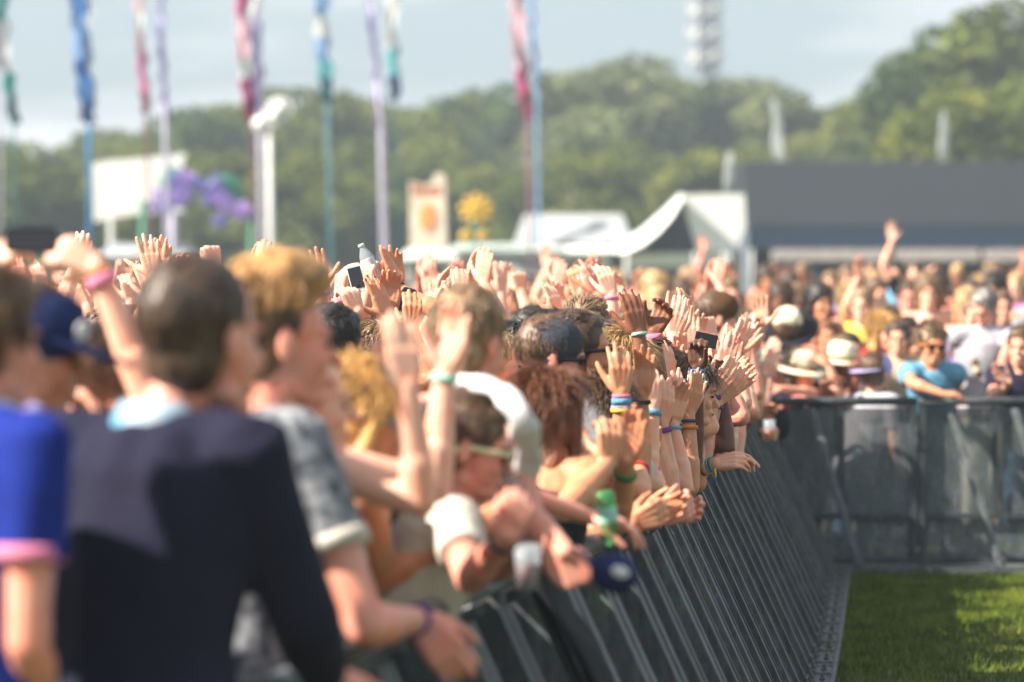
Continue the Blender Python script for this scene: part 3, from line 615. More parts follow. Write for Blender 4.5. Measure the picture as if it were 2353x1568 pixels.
flag('thin lilac flag on a pale lilac pole right of the pink one', 380, 371, 105, 388, .105, pm('lilac', (.50, .46, .62)), ['purple', 'lav', 'lav', 'lav', 'lav'], 272, .07, 6)
flag('pink and white flag with a red foot touching the purple flag', 576, 556, 105, 592, .05, pm('maroon', (.16, .05, .10)), ['maroon', 'pink', 'white', 'palepink', 'palepink', 'pink', 'pink'], 285, .15, 7)
flag('purple footed flag on a broad pale lilac pole', 598, 590, 105, 606, .13, pm('lilac', (.50, .46, .62)), ['purple', 'purple', 'lav', 'lav', 'white', 'white'], 262, .11, 8)
flag('turquoise footed flag with white and blue top on a faint teal pole', 752, 740, 100, 766, .08, pm('teal', (.10, .28, .34)), ['dteal', 'turq', 'ltblue', 'white', 'ltblue', 'blue'], 235, .17, 9)
flag('pale lilac flag with a purple foot on a thick lilac pole', 876, 850, 105, 888, .13, pm('lilac', (.50, .46, .62)), ['purple', 'lav', 'lav', 'lav', 'lav'], 292, .08, 10)
flag('white and turquoise flag with a dark foot right of the lilac one', 908, 904, 98, 925, .03, pm('dteal', (.03, .16, .20)), ['navy', 'turq', 'white', 'white', 'white'], 232, .13, 11)
flag('long pink flag with pale middle on a purple pole', 1212, 1186, 105, 1226, .06, pm('mauve', (.35, .14, .28)), ['maroon', 'pink', 'palepink', 'palepink', 'palepink', 'pink'], 275, .15, 12)
flag('plain light blue wrapped pole behind the long pink flag', 1234, 1222, 103, 1240, .07, pm('sky', (.20, .36, .58)), ['ltblue', 'ltblue'], 230, .05, 13)
def feather(label, pts, s, w, c):
    b = P(pts[0][0], HZ, s); o = empty('feather_flag', (b[0], b[1], 0), label, 'flag', 'white feather flags behind the tents'); R_ = []
    for u, v, k_ in pts: R_.append((P(u, v, s)-V(b[0], b[1], 0), V(w*k_, .06, 0), V(0, .02, 0)))
    m = MB(); m.loft(R_, 10); link('banner', m.mesh('banner', smooth=True), flagm(c), o)
    m = MB(); m.tube([(0, 0, 0), R_[0][0], R_[-1][0]], .03, 8); link('pole', m.mesh('pole', smooth=True), pm('white', (.7, .7, .7)), o)
feather('curved white feather flag above the left end of the dark tent', [(1796, 372, 1), (1789, 345, 1), (1786, 320, .95), (1789, 290, .8), (1785, 262, .7), (1780, 238, .6), (1779, 226, .2)], 80, .17, 'white')
feather('straight pale feather flag above the dark tent further right', [(2167, 370, 1), (2168, 335, 1), (2170, 300, .9), (2169, 270, .6), (2168, 254, .2)], 80, .14, 'white')
feather('short white feather flag standing at the white marquee', [(1672, 450, 1), (1674, 415, 1), (1677, 380, .9), (1678, 350, .5)], 95, .11, 'white')
def lamp():
    s = 108; b = P(628, HZ, s); o = empty('floodlight_mast', (b[0], b[1], 0), 'white mast with a round ring lamp head beside the purple flag', 'lamp mast')
    m = MB(); m.tube([(0, 0, 0), P(618, 285, s)-V(b[0], b[1], 0)], [.10, .05], 12); link('mast', m.mesh('mast', smooth=True), pm('white', (.7, .7, .7)), o)
    for u, v, r in ((630, 268, .22), (645, 250, .24), (600, 285, .15)):
        c = P(u, v, s)-V(b[0], b[1], 0); m = MB(); m.tube([c+V(r*cos(t), 0, r*.8*sin(t)) for t in np.linspace(0, 2*pi, 17)], .05, 8); m.lathe([(.01, 0), (.10, .02), (.13, .1), (.01, .12)], c, (0, -1, .1), 12)
        link('lamp_ring', m.mesh('ring', smooth=True), pm('white', (.7, .7, .7)), o)
lamp()
# ------------------------------------------------------------- signboard, flower figures, totem
def at3(u, v, s): return P(u, v, s)
def quadslab(m, pts, s, th=.08):
    n = len(pts); a = [P(u, v, s) for u, v in pts]; b = [p+V(0, th, 0) for p in a]; m.add(a+b, [tuple(range(n)), tuple(range(2*n-1, n-1, -1))]+[(i, i+n, (i+1) % n+n, (i+1) % n) for i in range(n)])
def rooted(name, u, s, label, cat, group=None): b = P(u, HZ, s); return empty(name, (b[0], b[1], 0), label, cat, group), V(b[0], b[1], 0)
WHT = mat('white_vinyl', (.80, .80, .79), .5, var=.04, scale=1.5); TIN = mat('white_tin', (.62, .62, .60), .5, var=.1, scale=2)
o, b = rooted('signboard', 316, 92, 'blank white signboard on two legs left of the purple flowers', 'signboard')
m = MB(); quadslab(m, [(213, 382), (250, 368), (420, 362), (422, 488), (300, 494), (216, 510)], 92, .12); link('board', m.mesh('board', b), WHT, o)
m = MB(); quadslab(m, [(205, 376), (428, 352), (428, 364), (205, 388)], 91.5, .06); link('top_trim', m.mesh('trim', b), mat('trim_white', (.7, .7, .7)), o)
for u in (256, 400): m = MB(); m.tube([P(u, 500, 91)-b, V(P(u, 500, 91)[0]-b[0], P(u, 500, 91)[1]-b[1], 0)], .08, 8); link('leg', m.mesh('leg', smooth=True), pm('grey', (.4, .42, .4)), o)
PUR = [mat('petal_a', (.22, .14, .50), .6, var=.2, scale=3), mat('petal_b', (.36, .22, .60), .6, var=.2, scale=3), mat('petal_c', (.13, .12, .45), .6, var=.2, scale=3)]; GRN = mat('figure_green', (.015, .16, .09), .6)
def flower(u, v, s, ru, rv, label, tilt, sticks, seed):
    o, b = rooted('flower_figure', u, s, label, 'flower figure', 'giant purple flower figures'); r = random.Random(seed)
    for i in range(26):
        a = r.uniform(0, 2*pi); d = math.sqrt(r.uniform(0, 1)); uu = u+ru*d*cos(a); vv = v+rv*d*sin(a)+tilt*(uu-u); c = P(uu, vv, s)-b; q = r.uniform(.09, .17)
        m = MB(); th = r.uniform(0, pi)
        for p in range(5):
            an = th+p*2*pi/5; m.ell(c+V(q*.7*cos(an), -.05, q*.7*sin(an)), V(q*.5*cos(an), 0, q*.5*sin(an)), V(-q*.32*sin(an), 0, q*.32*cos(an)), V(0, .05, 0), 8, 5)
        m.ell(c+V(0, -.09, 0), V(q*.22, 0, 0), V(0, 0, q*.22), V(0, .05, 0), 8, 5)
        link('blossom', m.mesh('blossom', smooth=True), PUR[i % 3], o)
    m = MB(); m.ell(P(u, v-rv*.35, s)-b+V(0, .12, 0), V(ru/s*.7, 0, 0), V(0, .12, 0), V(0, 0, rv/s*.9), 20, 8); link('green_dome', m.mesh('dome', smooth=True), GRN, o)
    for su in sticks: m = MB(); p = P(su, v+rv*.4, s)-b; m.tube([p, V(p[0], p[1], -0.0)], .085, 10); link('stand', m.mesh('stand', smooth=True), GRN if su != 395 else pm('lilac', (.5, .46, .62)), o)
flower(398, 443, 100, 52, 48, 'giant purple flower figure overlapping the white signboard', -.12, (330, 395), 4)
flower(515, 462, 100, 66, 50, 'giant purple flower figure right of the other, sloping down to the right', .35, (580,), 9)
o, b = rooted('totem_sign', 985, 100, 'cream totem sign with an orange round and a raised right corner', 'sign')
CRM = mat('cream_paint', (.72, .60, .48), .6, var=.12, scale=2.5); ORG = mat('orange_print', (.72, .30, .08), .6, var=.2, scale=4)
m = MB(); quadslab(m, [(941, 415), (975, 425), (992, 420), (1000, 398), (1022, 400), (1026, 572), (942, 580)], 100, .3); link('panel', m.mesh('panel', b), CRM, o)
m = MB(); m.ell(P(983, 500, 100)-b+V(0, -.02, 0), V(.20, 0, 0), V(0, .02, 0), V(0, 0, .34), 18, 8); link('round_print', m.mesh('print', smooth=True), ORG, o)
m = MB(); quadslab(m, [(946, 420), (975, 430), (1016, 428), (1014, 452), (948, 450)], 100.5, .02); link('top_print', m.mesh('print', b), mat('brown_print', (.42, .16, .08), .6), o)
for u in (955, 1012): m = MB(); m.tube([P(u, 572, 99.5)-b, V(P(u, 572, 99.5)[0]-b[0], P(u, 572, 99.5)[1]-b[1], 0)], .07, 8); link('leg', m.mesh('leg', smooth=True), pm('grey', (.4, .42, .4)), o)
YEL = mat('yellow_paint', (.55, .33, .03), .5, var=.15, scale=4)
o, b = rooted('sun_flower_figure', 1095, 105, 'yellow sun shaped figure on a green stem between two yellow rounds', 'flower figure')
m = MB(); c = P(1096, 482, 105)-b
for p in range(9): an = p*2*pi/9+.2; m.ell(c+V(.27*cos(an), 0, .24*sin(an)), V(.15*cos(an), 0, .15*sin(an)), V(-.085*sin(an), 0, .085*cos(an)), V(0, .05, 0), 8, 5)
m.ell(c, V(.24, 0, 0), V(0, .07, 0), V(0, 0, .22), 14, 7); link('flower_head', m.mesh('head', smooth=True), YEL, o)
m = MB(); m.tube([V(c[0], c[1], c[2]-.15), V(c[0], c[1], 0)], .035, 8); m.ell(P(1092, 522, 105)-b, V(.16, 0, 0), V(0, .05, 0), V(0, 0, .08), 10, 6); link('stem', m.mesh('stem', smooth=True), mat('stem_teal', (.02, .14, .11), .6), o)
for u in (1072, 1108): m = MB(); m.ell(P(u, 543, 105)-b, V(.15, 0, 0), V(0, .06, 0), V(0, 0, .14), 12, 7); link('leaf_round', m.mesh('round', smooth=True), YEL, o)
# ------------------------------------------------------------- stalls and tents
DK = mat('dark_opening', (.03, .035, .04), .9); GRY = mat('grey_sheet', (.36, .38, .40), .6, var=.1); PNK = mat('pink_print', (.50, .30, .32), .7, var=.3, scale=1.2); MNT = mat('mint_roof', (.45, .52, .48), .6)
def stall(label, u0, u1, vt, vb, s, roofm, wallm, dep=3.0, awn=None):
    o, b = rooted('food_stall', (u0+u1)/2, s, label, 'stall', 'stalls along the back of the field'); x0 = P(u0, 0, s)[0]-b[0]; x1 = P(u1, 0, s)[0]-b[0]; zt = P(0, vt, s)[2]; zb = P(0, vb, s)[2]
    m = MB(); m.abox(x0, x1, .1, dep, 0, zb); link('wall', m.mesh('wall'), wallm, o)
    m = MB(); m.add([(x0-.15, -.25, zb), (x1+.15, -.25, zb), (x1+.15, dep+.2, zb), (x0-.15, dep+.2, zb), (x0+.1, .3, zt), (x1-.1, .3, zt), (x1-.1, dep-.3, zt), (x0+.1, dep-.3, zt)], [(0, 1, 5, 4), (1, 2, 6, 5), (2, 3, 7, 6), (3, 0, 4, 7), (4, 5, 6, 7), (0, 3, 2, 1)]); link('roof', m.mesh('roof'), roofm, o)
    zo = zb-.16; m = MB(); m.abox(x0+.2, x1-.2, .05, .095, 1.15, zo); link('serving_opening', m.mesh('opening'), DK, o)
    m = MB(); m.abox(x0+.1, x1-.1, -.35, .04, 1.05, 1.12); link('counter', m.mesh('counter'), TIN, o)
    if awn: m = MB(); m.add([(x0, .04, zb-.02), (x1, .04, zb-.02), (x1, -.9, zb-.3), (x0, -.9, zb-.3), (x0, .04, zb-.06), (x1, .04, zb-.06), (x1, -.9, zb-.36), (x0, -.9, zb-.36)], [(0, 1, 2, 3), (7, 6, 5, 4), (3, 2, 6, 7), (0, 3, 7, 4), (1, 5, 6, 2), (0, 4, 5, 1)]); link('awning', m.mesh('awning'), awn, o)
    return o
stall('low grey stall behind the raised bottle', 925, 1040, 572, 596, 108, TIN, TIN)
stall('low white shop trailer with a mint roof below the yellow figure', 1040, 1285, 560, 576, 104, MNT, TIN)
for o_ in [o for o in SC.objects if o.get('label', '').startswith('low white shop')]:
    for nm, za, zb_ in (('upper_fascia', 580, 600), ('lower_fascia', 611, 634)):
        m = MB(); m.abox(-1.18, 1.18, -.42 if nm[0] == 'l' else -.05, -.38 if nm[0] == 'l' else .03, CH-(zb_-HZ)/104, CH-(za-HZ)/104); link(nm, m.mesh(nm), TIN, o_)
stall('grey roofed shed with a faded pink front right of the pink flag', 1195, 1440, 492, 560, 98, GRY, PNK)
stall('white walled booth between the marquee and the shed', 1285, 1400, 566, 580, 104, WHT, WHT)
stall('small dark green booth behind the left crowd', 240, 420, 560, 590, 100, GRY, GRY)
o, b = rooted('marquee', 1600, 104, 'white marquee with a swooping roof and a dark gable', 'tent')
def surf(m, L1, L2, s1, s2):       # ribbon between two pixel lines at two depths
    n = len(L1); m.add([P(u, v, s1)-b for u, v in L1]+[P(u, v, s2)-b for u, v in L2], [(i, i+1, n+i+1, n+i) for i in range(n-1)])
m = MB(); sw = [(1365, 590), (1425, 562), (1480, 528), (1530, 484), (1568, 446)]; sw2 = [(1440, 582), (1478, 566), (1513, 538), (1545, 502), (1572, 458)]
surf(m, sw, sw2, 100, 106); rf = link('swoop_roof', m.mesh('swoop', smooth=True), WHT, o); md = rf.modifiers.new('t', 'SOLIDIFY'); md.thickness = .05
m = MB(); quadslab(m, [(1568, 448), (1710, 446), (1714, 520), (1692, 566), (1680, 578), (1602, 578)], 105, .05); link('roof_panel', m.mesh('roofpanel', b), WHT, o)
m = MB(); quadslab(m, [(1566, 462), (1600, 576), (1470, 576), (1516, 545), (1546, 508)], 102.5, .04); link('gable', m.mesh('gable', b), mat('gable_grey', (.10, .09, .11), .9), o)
m = MB(); quadslab(m, [(1440, 584), (1600, 582), (1660, 580), (1660, 612), (1440, 616)], 104, .06); quadslab(m, [(1560, 618), (1662, 618), (1662, 640), (1560, 640)], 103.5, .06); link('side_wall', m.mesh('side', b), WHT, o)
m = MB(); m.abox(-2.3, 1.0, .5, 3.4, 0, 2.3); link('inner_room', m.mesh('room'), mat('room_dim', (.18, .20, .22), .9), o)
for u in (1440, 1664, 1676, 1598): m = MB(); p = P(u, 580, 106)-b; m.tube([p, V(p[0], p[1], 0)], .05, 8); link('pole', m.mesh('pole', smooth=True), pm('grey', (.4, .42, .4)), o)
o, b = rooted('big_tent', 2100, 95, 'long dark navy tent roof across the right side', 'tent')
NV = mat('navy_canvas', (.012, .015, .022), .8, var=.08, scale=.8); NB = mat('blue_canvas', (.008, .026, .055), .8, var=.1, scale=.8)
x0 = P(1712, 0, 95)[0]-b[0]; x1 = 9.0; zt = P(0, 366, 95)[2]; zm = P(0, 522, 95)[2]; zb = P(0, 572, 95)[2]
m = MB(); m.add([(x0, 0, zt-.1), (x1, 0, zt-.1), (x1, -1.2, zm), (x0, -1.2, zm), (x0, 7, zt-.1), (x1, 7, zt-.1), (x0+.2, 3.5, zt+.0), (x1-.2, 3.5, zt+.0)], [(0, 1, 2, 3), (0, 3, 4), (0, 6, 7, 1), (6, 4, 5, 7)]); link('roof', m.mesh('roof'), NV, o).modifiers.new('t', 'SOLIDIFY').thickness = .04
m = MB(); m.abox(x0, x1, -1.26, -1.21, zb, zm); link('valance', m.mesh('valance'), NB, o)
for (ua, ub_) in ((1765, 2030), (2045, 2230), (2245, 2420)): m = MB(); xa = P(ua, 0, 95)[0]-b[0]; xb = P(ub_, 0, 95)[0]-b[0]; m.box(((xa+xb)/2, -1.5, P(0, 590, 95)[2]), ((xb-xa)/2, 0, 0), (0, .28, -.04), (0, .015, .13)); link('white_awning', m.mesh('awning'), mat('awning_white', (.34, .30, .29), .7), o)
m = MB(); m.abox(x0+.1, x1-.1, 2.5, 2.7, 0, zb); link('back_wall', m.mesh('back'), mat('tent_inside', (.05, .07, .10), .9), o)
m = MB(); m.abox(x0, x0+.08, -1.1, 6.8, 0, zm); link('side_wall', m.mesh('side'), mat('tent_side', (.10, .12, .15), .9), o)
m = MB(); m.abox(x0+.5, x1-.5, .4, .9, 0, 1.15); link('bar_counter', m.mesh('counter'), GRY, o)
for i in range(5): m = MB(); x = x0+.1+i*3.0; m.tube([(x, -1.15, 0), (x, -1.15, zm-.02)], .05, 8); link('pole', m.mesh('pole', smooth=True), pm('grey', (.4, .42, .4)), o)
# ------------------------------------------------------------- haze
hz = MB(); hz.abox(-260, 260, -5, 330, -1, 42)
hm = bpy.data.materials.new('haze'); hm.use_nodes = True; n = hm.node_tree.nodes; n.remove(n['Principled BSDF'])
pv = n.new('ShaderNodeVolumePrincipled'); pv.inputs['Color'].default_value = (.74, .88, 1, 1); pv.inputs['Density'].default_value = .0010; pv.inputs['Anisotropy'].default_value = .2
hm.node_tree.links.new(pv.outputs[0], n['Material Output'].inputs['Volume']); 
HAZE = tag(link('haze', hz.mesh('haze'), hm), kind='stuff', label='thin pale haze over the whole festival field')
# ------------------------------------------------------------- things people hold
def phone(label, c, up, face, col, w=.059, h=.122, held='phone'):
    up = nrm(V(*up)); fc = V(*face); fc = nrm(fc-up*np.dot(fc, up)); sd = np.cross(up, fc); o = empty('phone', tuple(c), label, 'phone')
    m = MB(); R_ = []
    for t, k in ((-.0038, .93), (-.003, 1), (.003, 1), (.0038, .93)):
        R_.append((fc*t, k))
    vs = []; n = 24
    for off, k in R_:
        for i in range(n):
            a = 2*pi*i/n; x = math.copysign(abs(cos(a))**.35, cos(a))*w/2*(k if k < 1 else 1); y = math.copysign(abs(sin(a))**.35, sin(a))*h/2*(1 if k == 1 else .97); vs.append(off+sd*x+up*y)
    m.add(vs, [(r*n+i, r*n+(i+1) % n, (r+1)*n+(i+1) % n, (r+1)*n+i) for r in range(3) for i in range(n)]+[tuple(range(n-1, -1, -1)), tuple(3*n+i for i in range(n))])
    link('case', m.mesh('case', smooth=False), mat('phone_'+col, {'white': (.75, .76, .78), 'black': (.015, .015, .018), 'grey': (.12, .13, .15)}[col], .3), o)
    m = MB(); m.box(fc*.0042, sd*w*.45, up*h*.36, fc*.0006); link('screen', m.mesh('screen'), mat('screen_glass', (.012, .012, .016), .06, spec=.8), o)
    m = MB(); m.lathe([(.0005, 0), (.0045, 0), (.0045, .0006), (.0005, .0007)], -up*h*.43+fc*.0040, fc, 12); link('button', m.mesh('button'), mat('phone_black', (.015, .015, .018), .3), o)
    return o
GLS = mat('clear_plastic', (.55, .62, .68), .06, alpha=.30, var=.02, spec=1.0); GGL = mat('green_plastic', (.02, .30, .08), .08, alpha=.55, spec=1.0)
def bottle(label, base, ax, h, r, capc, body=GLS, lab='white'):
    ax = nrm(V(*ax)); o = empty('bottle', tuple(base), label, 'bottle')
    m = MB(); m.lathe([(r*.4, 0), (r*.9, .003), (r, .012), (r, h*.25), (r*.94, h*.3), (r, h*.36), (r, h*.60), (r*.86, h*.70), (r*.5, h*.84), (r*.36, h*.90), (r*.36, h*.93)], (0, 0, 0), ax, 22); link('body', m.mesh('bottle', smooth=True), body, o)
    m = MB(); m.lathe([(r*.44, h*.925), (r*.46, h*.93), (r*.46, h*.985), (r*.40, h), (.001, h*1.001)], (0, 0, 0), ax, 18); link('screw_cap', m.mesh('cap', smooth=True), mat('cap_'+capc, CLOTH[capc], .4), o)
    m = MB(); m.lathe([(r*1.012, h*.30), (r*1.015, h*.31), (r*1.015, h*.56), (r*1.012, h*.57)], (0, 0, 0), ax, 22); link('paper_label', m.mesh('label', smooth=True), mat('label_'+lab, CLOTH[lab], .6, alpha=None), o)
    return o
PR = random.Random(77)
def pair(u, v, s, f=0, gap=(14, -2), pose='clap', pose2=None, e=None, e2=None, fan=8, ds=14, na=(-.35, 1, 0), nb=(-.3, -1, 0)):
    fan = PR.uniform(-4, 16); f = f+PR.uniform(-9, 9); na = (na[0]+PR.uniform(-.7, .5), na[1], PR.uniform(-.2, .3)); nb = (nb[0]+PR.uniform(-.4, .7), nb[1], PR.uniform(-.2, .3))
    return {'R': A(u, v, s, f-fan*.3, na, pose, e=e), 'L': A(u+gap[0], v+gap[1], s-ds, f+fan, nb, pose2 or pose, e=e2)}
def N2(label, arms, s, hv=None, hd=None, **k):
    """a person known mostly by the raised hands: the body is put under the wrists"""
    ws = [a['w'] for q, a in arms.items() if q in 'RL']; c = sum(ws)/len(ws); face = k.get('face', 15); F = V(cos(radians(face)), sin(radians(face)), 0)
    if hd is None:
        z = min(max(c[2]-.24, 1.42), 1.64) if hv is None else CH-(hv-HZ)/s; hd = c-F*.20+V(0, .0, 0); hd[2] = z
    else: hd = P(hd[0], hd[1], s*.985)
    return person(label, head=hd, arms=arms, **k)
WB = lambda side='R', c='pink', off=.02, w=.014: (side, c, off, w)
LAN = mat('lanyard_print', (.03, .30, .50), .5, col2=(.42, .46, .52), scale=14, var=0)
DOT = mat('dotted_fabric', (.035, .042, .06), .8, col2=(.30, .31, .34), scale=42)
# ---- near group, left
person('tall person seen from behind in a dark navy sweater with a blue and white lanyard', head=P(466, 788, 1130), bs=1.17, hs=1.16, noff=(-.065, 0, .01), face=64, hyaw=-14, lean=7, H=1.9, sk='pink', hair='crop', hc='darkbrown', top='navy', sleeve='long', trim=LAN, legs='charcoal', sw=1.08, vox=.006,
       arms={'R': A(748, 1560, 1100, 140, (.2, 1, -.3), 'relaxed', e=(690, 1400, 1150)), 'L': A(300, 1620, 1100, 170, 'r', 'relaxed', e=(195, 1400, 1120))})
person('person in a flat brimmed navy cap with a white badge facing right', head=P(128, 812, 1080), face=18, hyaw=0, hpitch=-6, H=1.8, lean=4, sk='tan', hair='short', hc='darkbrown', top='grey', hat=('cap', 'navy2', 'front', 'badge'), vox=.006) if False else None
CLOTH['navy2'] = (.012, .022, .085); CLOTH['brown2'] = (.10, .05, .02)
person('person in a flat brimmed navy cap with a white badge facing right', head=P(82, 808, 1060), hs=1.05, face=2, hpitch=-13, lean=4, sk='tan', hair='short', hc='darkbrown', top='lilac', hat=('cap', 'navy2', 'front', 'badge'), vox=.006)
person('brown haired person in a royal blue polo with pink sleeve cuffs at the left edge', head=P(-28, 790, 1190), face=42, hyaw=4, lean=4, sk='pink', hair='messy', hc='brown', top='royal', cuff='pink', trim='white', legs='navy', sw=1.1, vox=.006,
       arms={'R': A(120, 1640, 1190, 150, 'l', 'relaxed', e=(62, 1480, 1230)), 'L': A(-120, 1500, 1150, 170, 'r', 'relaxed')})
r_ = person('long curly haired person holding a black phone up with both hands', head=P(205, 905, 930), face=48, lean=3, sk='pale', hair='curly', hc='brown', top='white', sleeve='tank', vox=.0055,
       arms={'R': A(222, 612, 985, -62, (-.35, .9, -.3), 'pinch', e=(345, 925, 960)), 'L': A(-35, 640, 985, 35, (.55, .75, -.2), 'pinch', e=(-60, 950, 960))}, bands=[('R', 'pink', .035, .030), ('R', 'orange', .012, .012)])
phone('large black phone held sideways by the pale hands at the left edge', P(72, 552, 985), (0, 0, 1), (0, -1, .05), 'black', .125, .062)
person('pale person with a bent elbow beside the navy sweater', head=P(215, 1010, 900), face=30, lean=6, sk='pale', hair='long', hc='golden', top='beige', sleeve='tank', arms={'R': A(190, 1050, 960, 20, 'l', 'relaxed', e=(95, 1150, 980))})
r_ = person('person with a blond quiff in a dark dotted shirt with white cuffs', head=P(640, 790, 985), bs=1.2, hs=1.06, hair2=('top', 'honey'), face=26, hyaw=-6, lean=10, sk='pink', hair='crop', hc='brown', top='charcoal', pattern=DOT, cuff='offwhite', legs='navy', sw=1.0, vox=.006,
       arms={'R': A(965, 1425, 1010, 140, (.2, 1, -.4), 'relaxed', e=(840, 1440, 1030))}, bands=[('R', 'purple', .02, .012)])
person('dark haired person with a white collar behind the blond quiff', head=P(775, 800, 670), face=38, lean=5, sk='tan', hair='short', hc='black', top='white', trim='white')
person('golden haired person in silver sunglasses and a white vest resting on the rail', head=P(845, 962, 890), face=8, hpitch=-14, lean=24, sk='tan', hair='bob', hc='golden', top='white', sleeve='tank', glasses='grey', vox=.006,
       arms={'R': A(1075, 1225, 890, 62, (.2, 1, -.3), 'relaxed', e=(880, 1335, 930)), 'L': A(1120, 1190, 850, 80, 'd', 'fist', e=(960, 1290, 850))}, bands=[('R', 'black', .02, .034, 0, 'watch'), ('R', 'charcoal', .065, .012)])
person('pale person with long bare forearms clapping, face hidden behind the raised wrist', head=P(705, 930, 955), face=8, lean=8, sk='pale', hair='crop', hc='lightbrown', top='beige', sleeve='tank', vox=.006,
       arms={'R': A(938, 890, 1000, -8, (-.3, 1, 0), 'flat', e=(965, 1150, 990)), 'L': A(1022, 850, 960, 14, (-.4, -1, 0), 'clap', e=(1000, 1120, 830))}, bands=[('L', 'mint', .02, .02)])
person('short haired person with a pink neck, white towel over the shoulders, head bent forward', head=P(1180, 795, 850), face=48, hyaw=2, hpitch=-14, lean=30, sk='pink', hair='short', hc='sandy', top='charcoal', sleeve='tank', sw=1.1, hs=1.12, vox=.0055,
       arms={'R': A(1298, 1268, 960, 150, (.3, 1, -.2), 'fist', e=(1215, 1190, 930)), 'L': A(1360, 1190, 820, 100, 'd', 'relaxed')})
CREAM = mat('cream_frame', (.70, .66, .40), .35)
person('sunburnt person in cream framed sunglasses looking down right', head=P(1082, 1030, 880), face=-4, hpitch=-12, lean=26, sk='pink', hair='short', hc='brown', top='offwhite', glasses=CREAM, vox=.0055,
       arms={'R': A(1165, 1235, 900, 20, (-.2, 1, -.1), 'grip', e=(1080, 1330, 930)), 'L': A(1235, 1262, 880, 100, 'd', 'fist', e=(1130, 1310, 860))}, bands=[('L', 'beige', .03, .02), ('R', 'charcoal', .03, .012)])
bottle('clear bottle with a white cap held below the cream sunglasses', P(1190, 1245, 880), (-.12, -.02, 1), .20, .031, 'white')
def towel():
    o = empty('towel', tuple(P(1150, 960, 800)*V(1, 1, 0)), 'white towel draped round the neck of the sunburnt short haired person', 'towel'); b = P(1150, 960, 800)*V(1, 1, 0); m = MB()
    pts = [(1020, 872, 830), (1075, 878, 870), (1130, 890, 900), (1175, 925, 915), (1205, 985, 915), (1215, 1045, 905), (1212, 1090, 900)]
    R_ = []
    for i, (u, v, s) in enumerate(pts):
        p = P(u, v, s); q = P(*pts[min(i+1, 6)]); z = P(*pts[max(i-1, 0)]); d = nrm(q-z); a = nrm(np.cross(d, V(0, -1, .2))); R_.append((p-b, a*(.022+.012*min(i, 4)/2+.003*sin(i*2)), np.cross(d, a)*.016))
    Q = []
    for t in np.linspace(0, len(R_)-1.001, 40):
        i = int(t); f_ = t-i; w_ = f_*f_*(3-2*f_); p_ = [R_[max(0, min(len(R_)-1, i+j))] for j in (-1, 0, 1, 2)]
        cr_ = .5*((2*p_[1][0])+(-p_[0][0]+p_[2][0])*f_+(2*p_[0][0]-5*p_[1][0]+4*p_[2][0]-p_[3][0])*f_**2+(-p_[0][0]+3*p_[1][0]-3*p_[2][0]+p_[3][0])*f_**3)
        Q.append((cr_, (p_[1][1]*(1-w_)+p_[2][1]*w_)*.78*(1+.12*sin(t*5)), (p_[1][2]*(1-w_)+p_[2][2]*w_)))
    m.loft(Q, 20); link('cloth', remesh(m, .005, 2, fn=lambda c: noise3(c, 90, 5)*.005), cloth('white'), o)
towel()
def held_cap():
    c = P(1412, 1318, 960); o = empty('cap', tuple(c), 'navy and white cap held by the brim over the rail', 'cap'); m = MB()
    m.ell((0, 0, 0), V(.055, 0, -.02), V(0, .06, 0), V(.02, 0, .045), 18, 10); link('crown', m.mesh('crown', smooth=True), cloth('navy2'), o)
    m = MB(); m.ell((-.055, 0, .022), V(.05, 0, -.045), V(0, .05, 0), V(.004, 0, .006), 16, 6); link('brim', m.mesh('brim', smooth=True), cloth('navy2'), o)
    m = MB(); m.ell((.012, -.058, .008), V(.022, 0, -.006), V(0, .006, 0), V(.004, 0, .014), 12, 6); link('badge', m.mesh('badge', smooth=True), cloth('white'), o)
held_cap()
bottle('green labelled clear bottle held upside down above the rail', P(1388, 1128, 830), (.14, -.02, -1), .155, .028, 'green', GGL, 'mint')
person('auburn haired person with a green wristband turned away', head=P(1312, 955, 735), face=52, lean=16, sk='tan', hair='long', hc='auburn', top='black', sleeve='tank',
       arms={'R': A(1398, 1062, 760, 4, (-.3, 1, 0), 'cup', e=(1300, 1170, 790)), 'L': A(1440, 1060, 720, 14, (-.3, -1, 0), 'clap', e=(1420, 1200, 720))}, bands=[('L', 'green', .05, .016)])
r_ = person('dark capped person in black sunglasses with clasped hands over the rail', head=P(1272, 828, 668), face=2, hpitch=-4, lean=30, sk='pink', hair='short', hc='brown', top='black', glasses='black', hat=('beanie', 'charcoal'),
       arms={'R': A(1522, 1192, 650, 66, (.1, .9, .3), 'cup', e=(1300, 1225, 690)), 'L': A(1538, 1182, 628, 82, (0, -.9, .2), 'cup', e=(1340, 1200, 620))}, bands=[('R', 'purple', .028, .014), ('R', 'pink', .012, .008)])
person('person in round black sunglasses clapping with colourful wristbands', head=P(1336, 812, 640), hs=1.12, face=0, hpitch=4, lean=10, sk='tan', hair='short', hc='darkbrown', top='grey', glasses='black',
       arms={'R': A(1428, 902, 662, -2, (-.25, 1, 0), 'clap', e=(1430, 1090, 665)), 'L': A(1474, 905, 652, 8, (-.4, -1, 0), 'clap', e=(1470, 1085, 655))}, bands=[('R', 'sky', .03, .022), ('R', 'yellow', .062, .014), ('R', 'pink', .012, .012), ('L', 'black', .03, .014), ('R', 'lilac', .05, .008)])
person('person with thick streaky blond hair seen from behind', head=P(1352, 768, 545), face=58, lean=4, sk='fair', hair='messy', hc='sandy', top='white', dense=1.8)
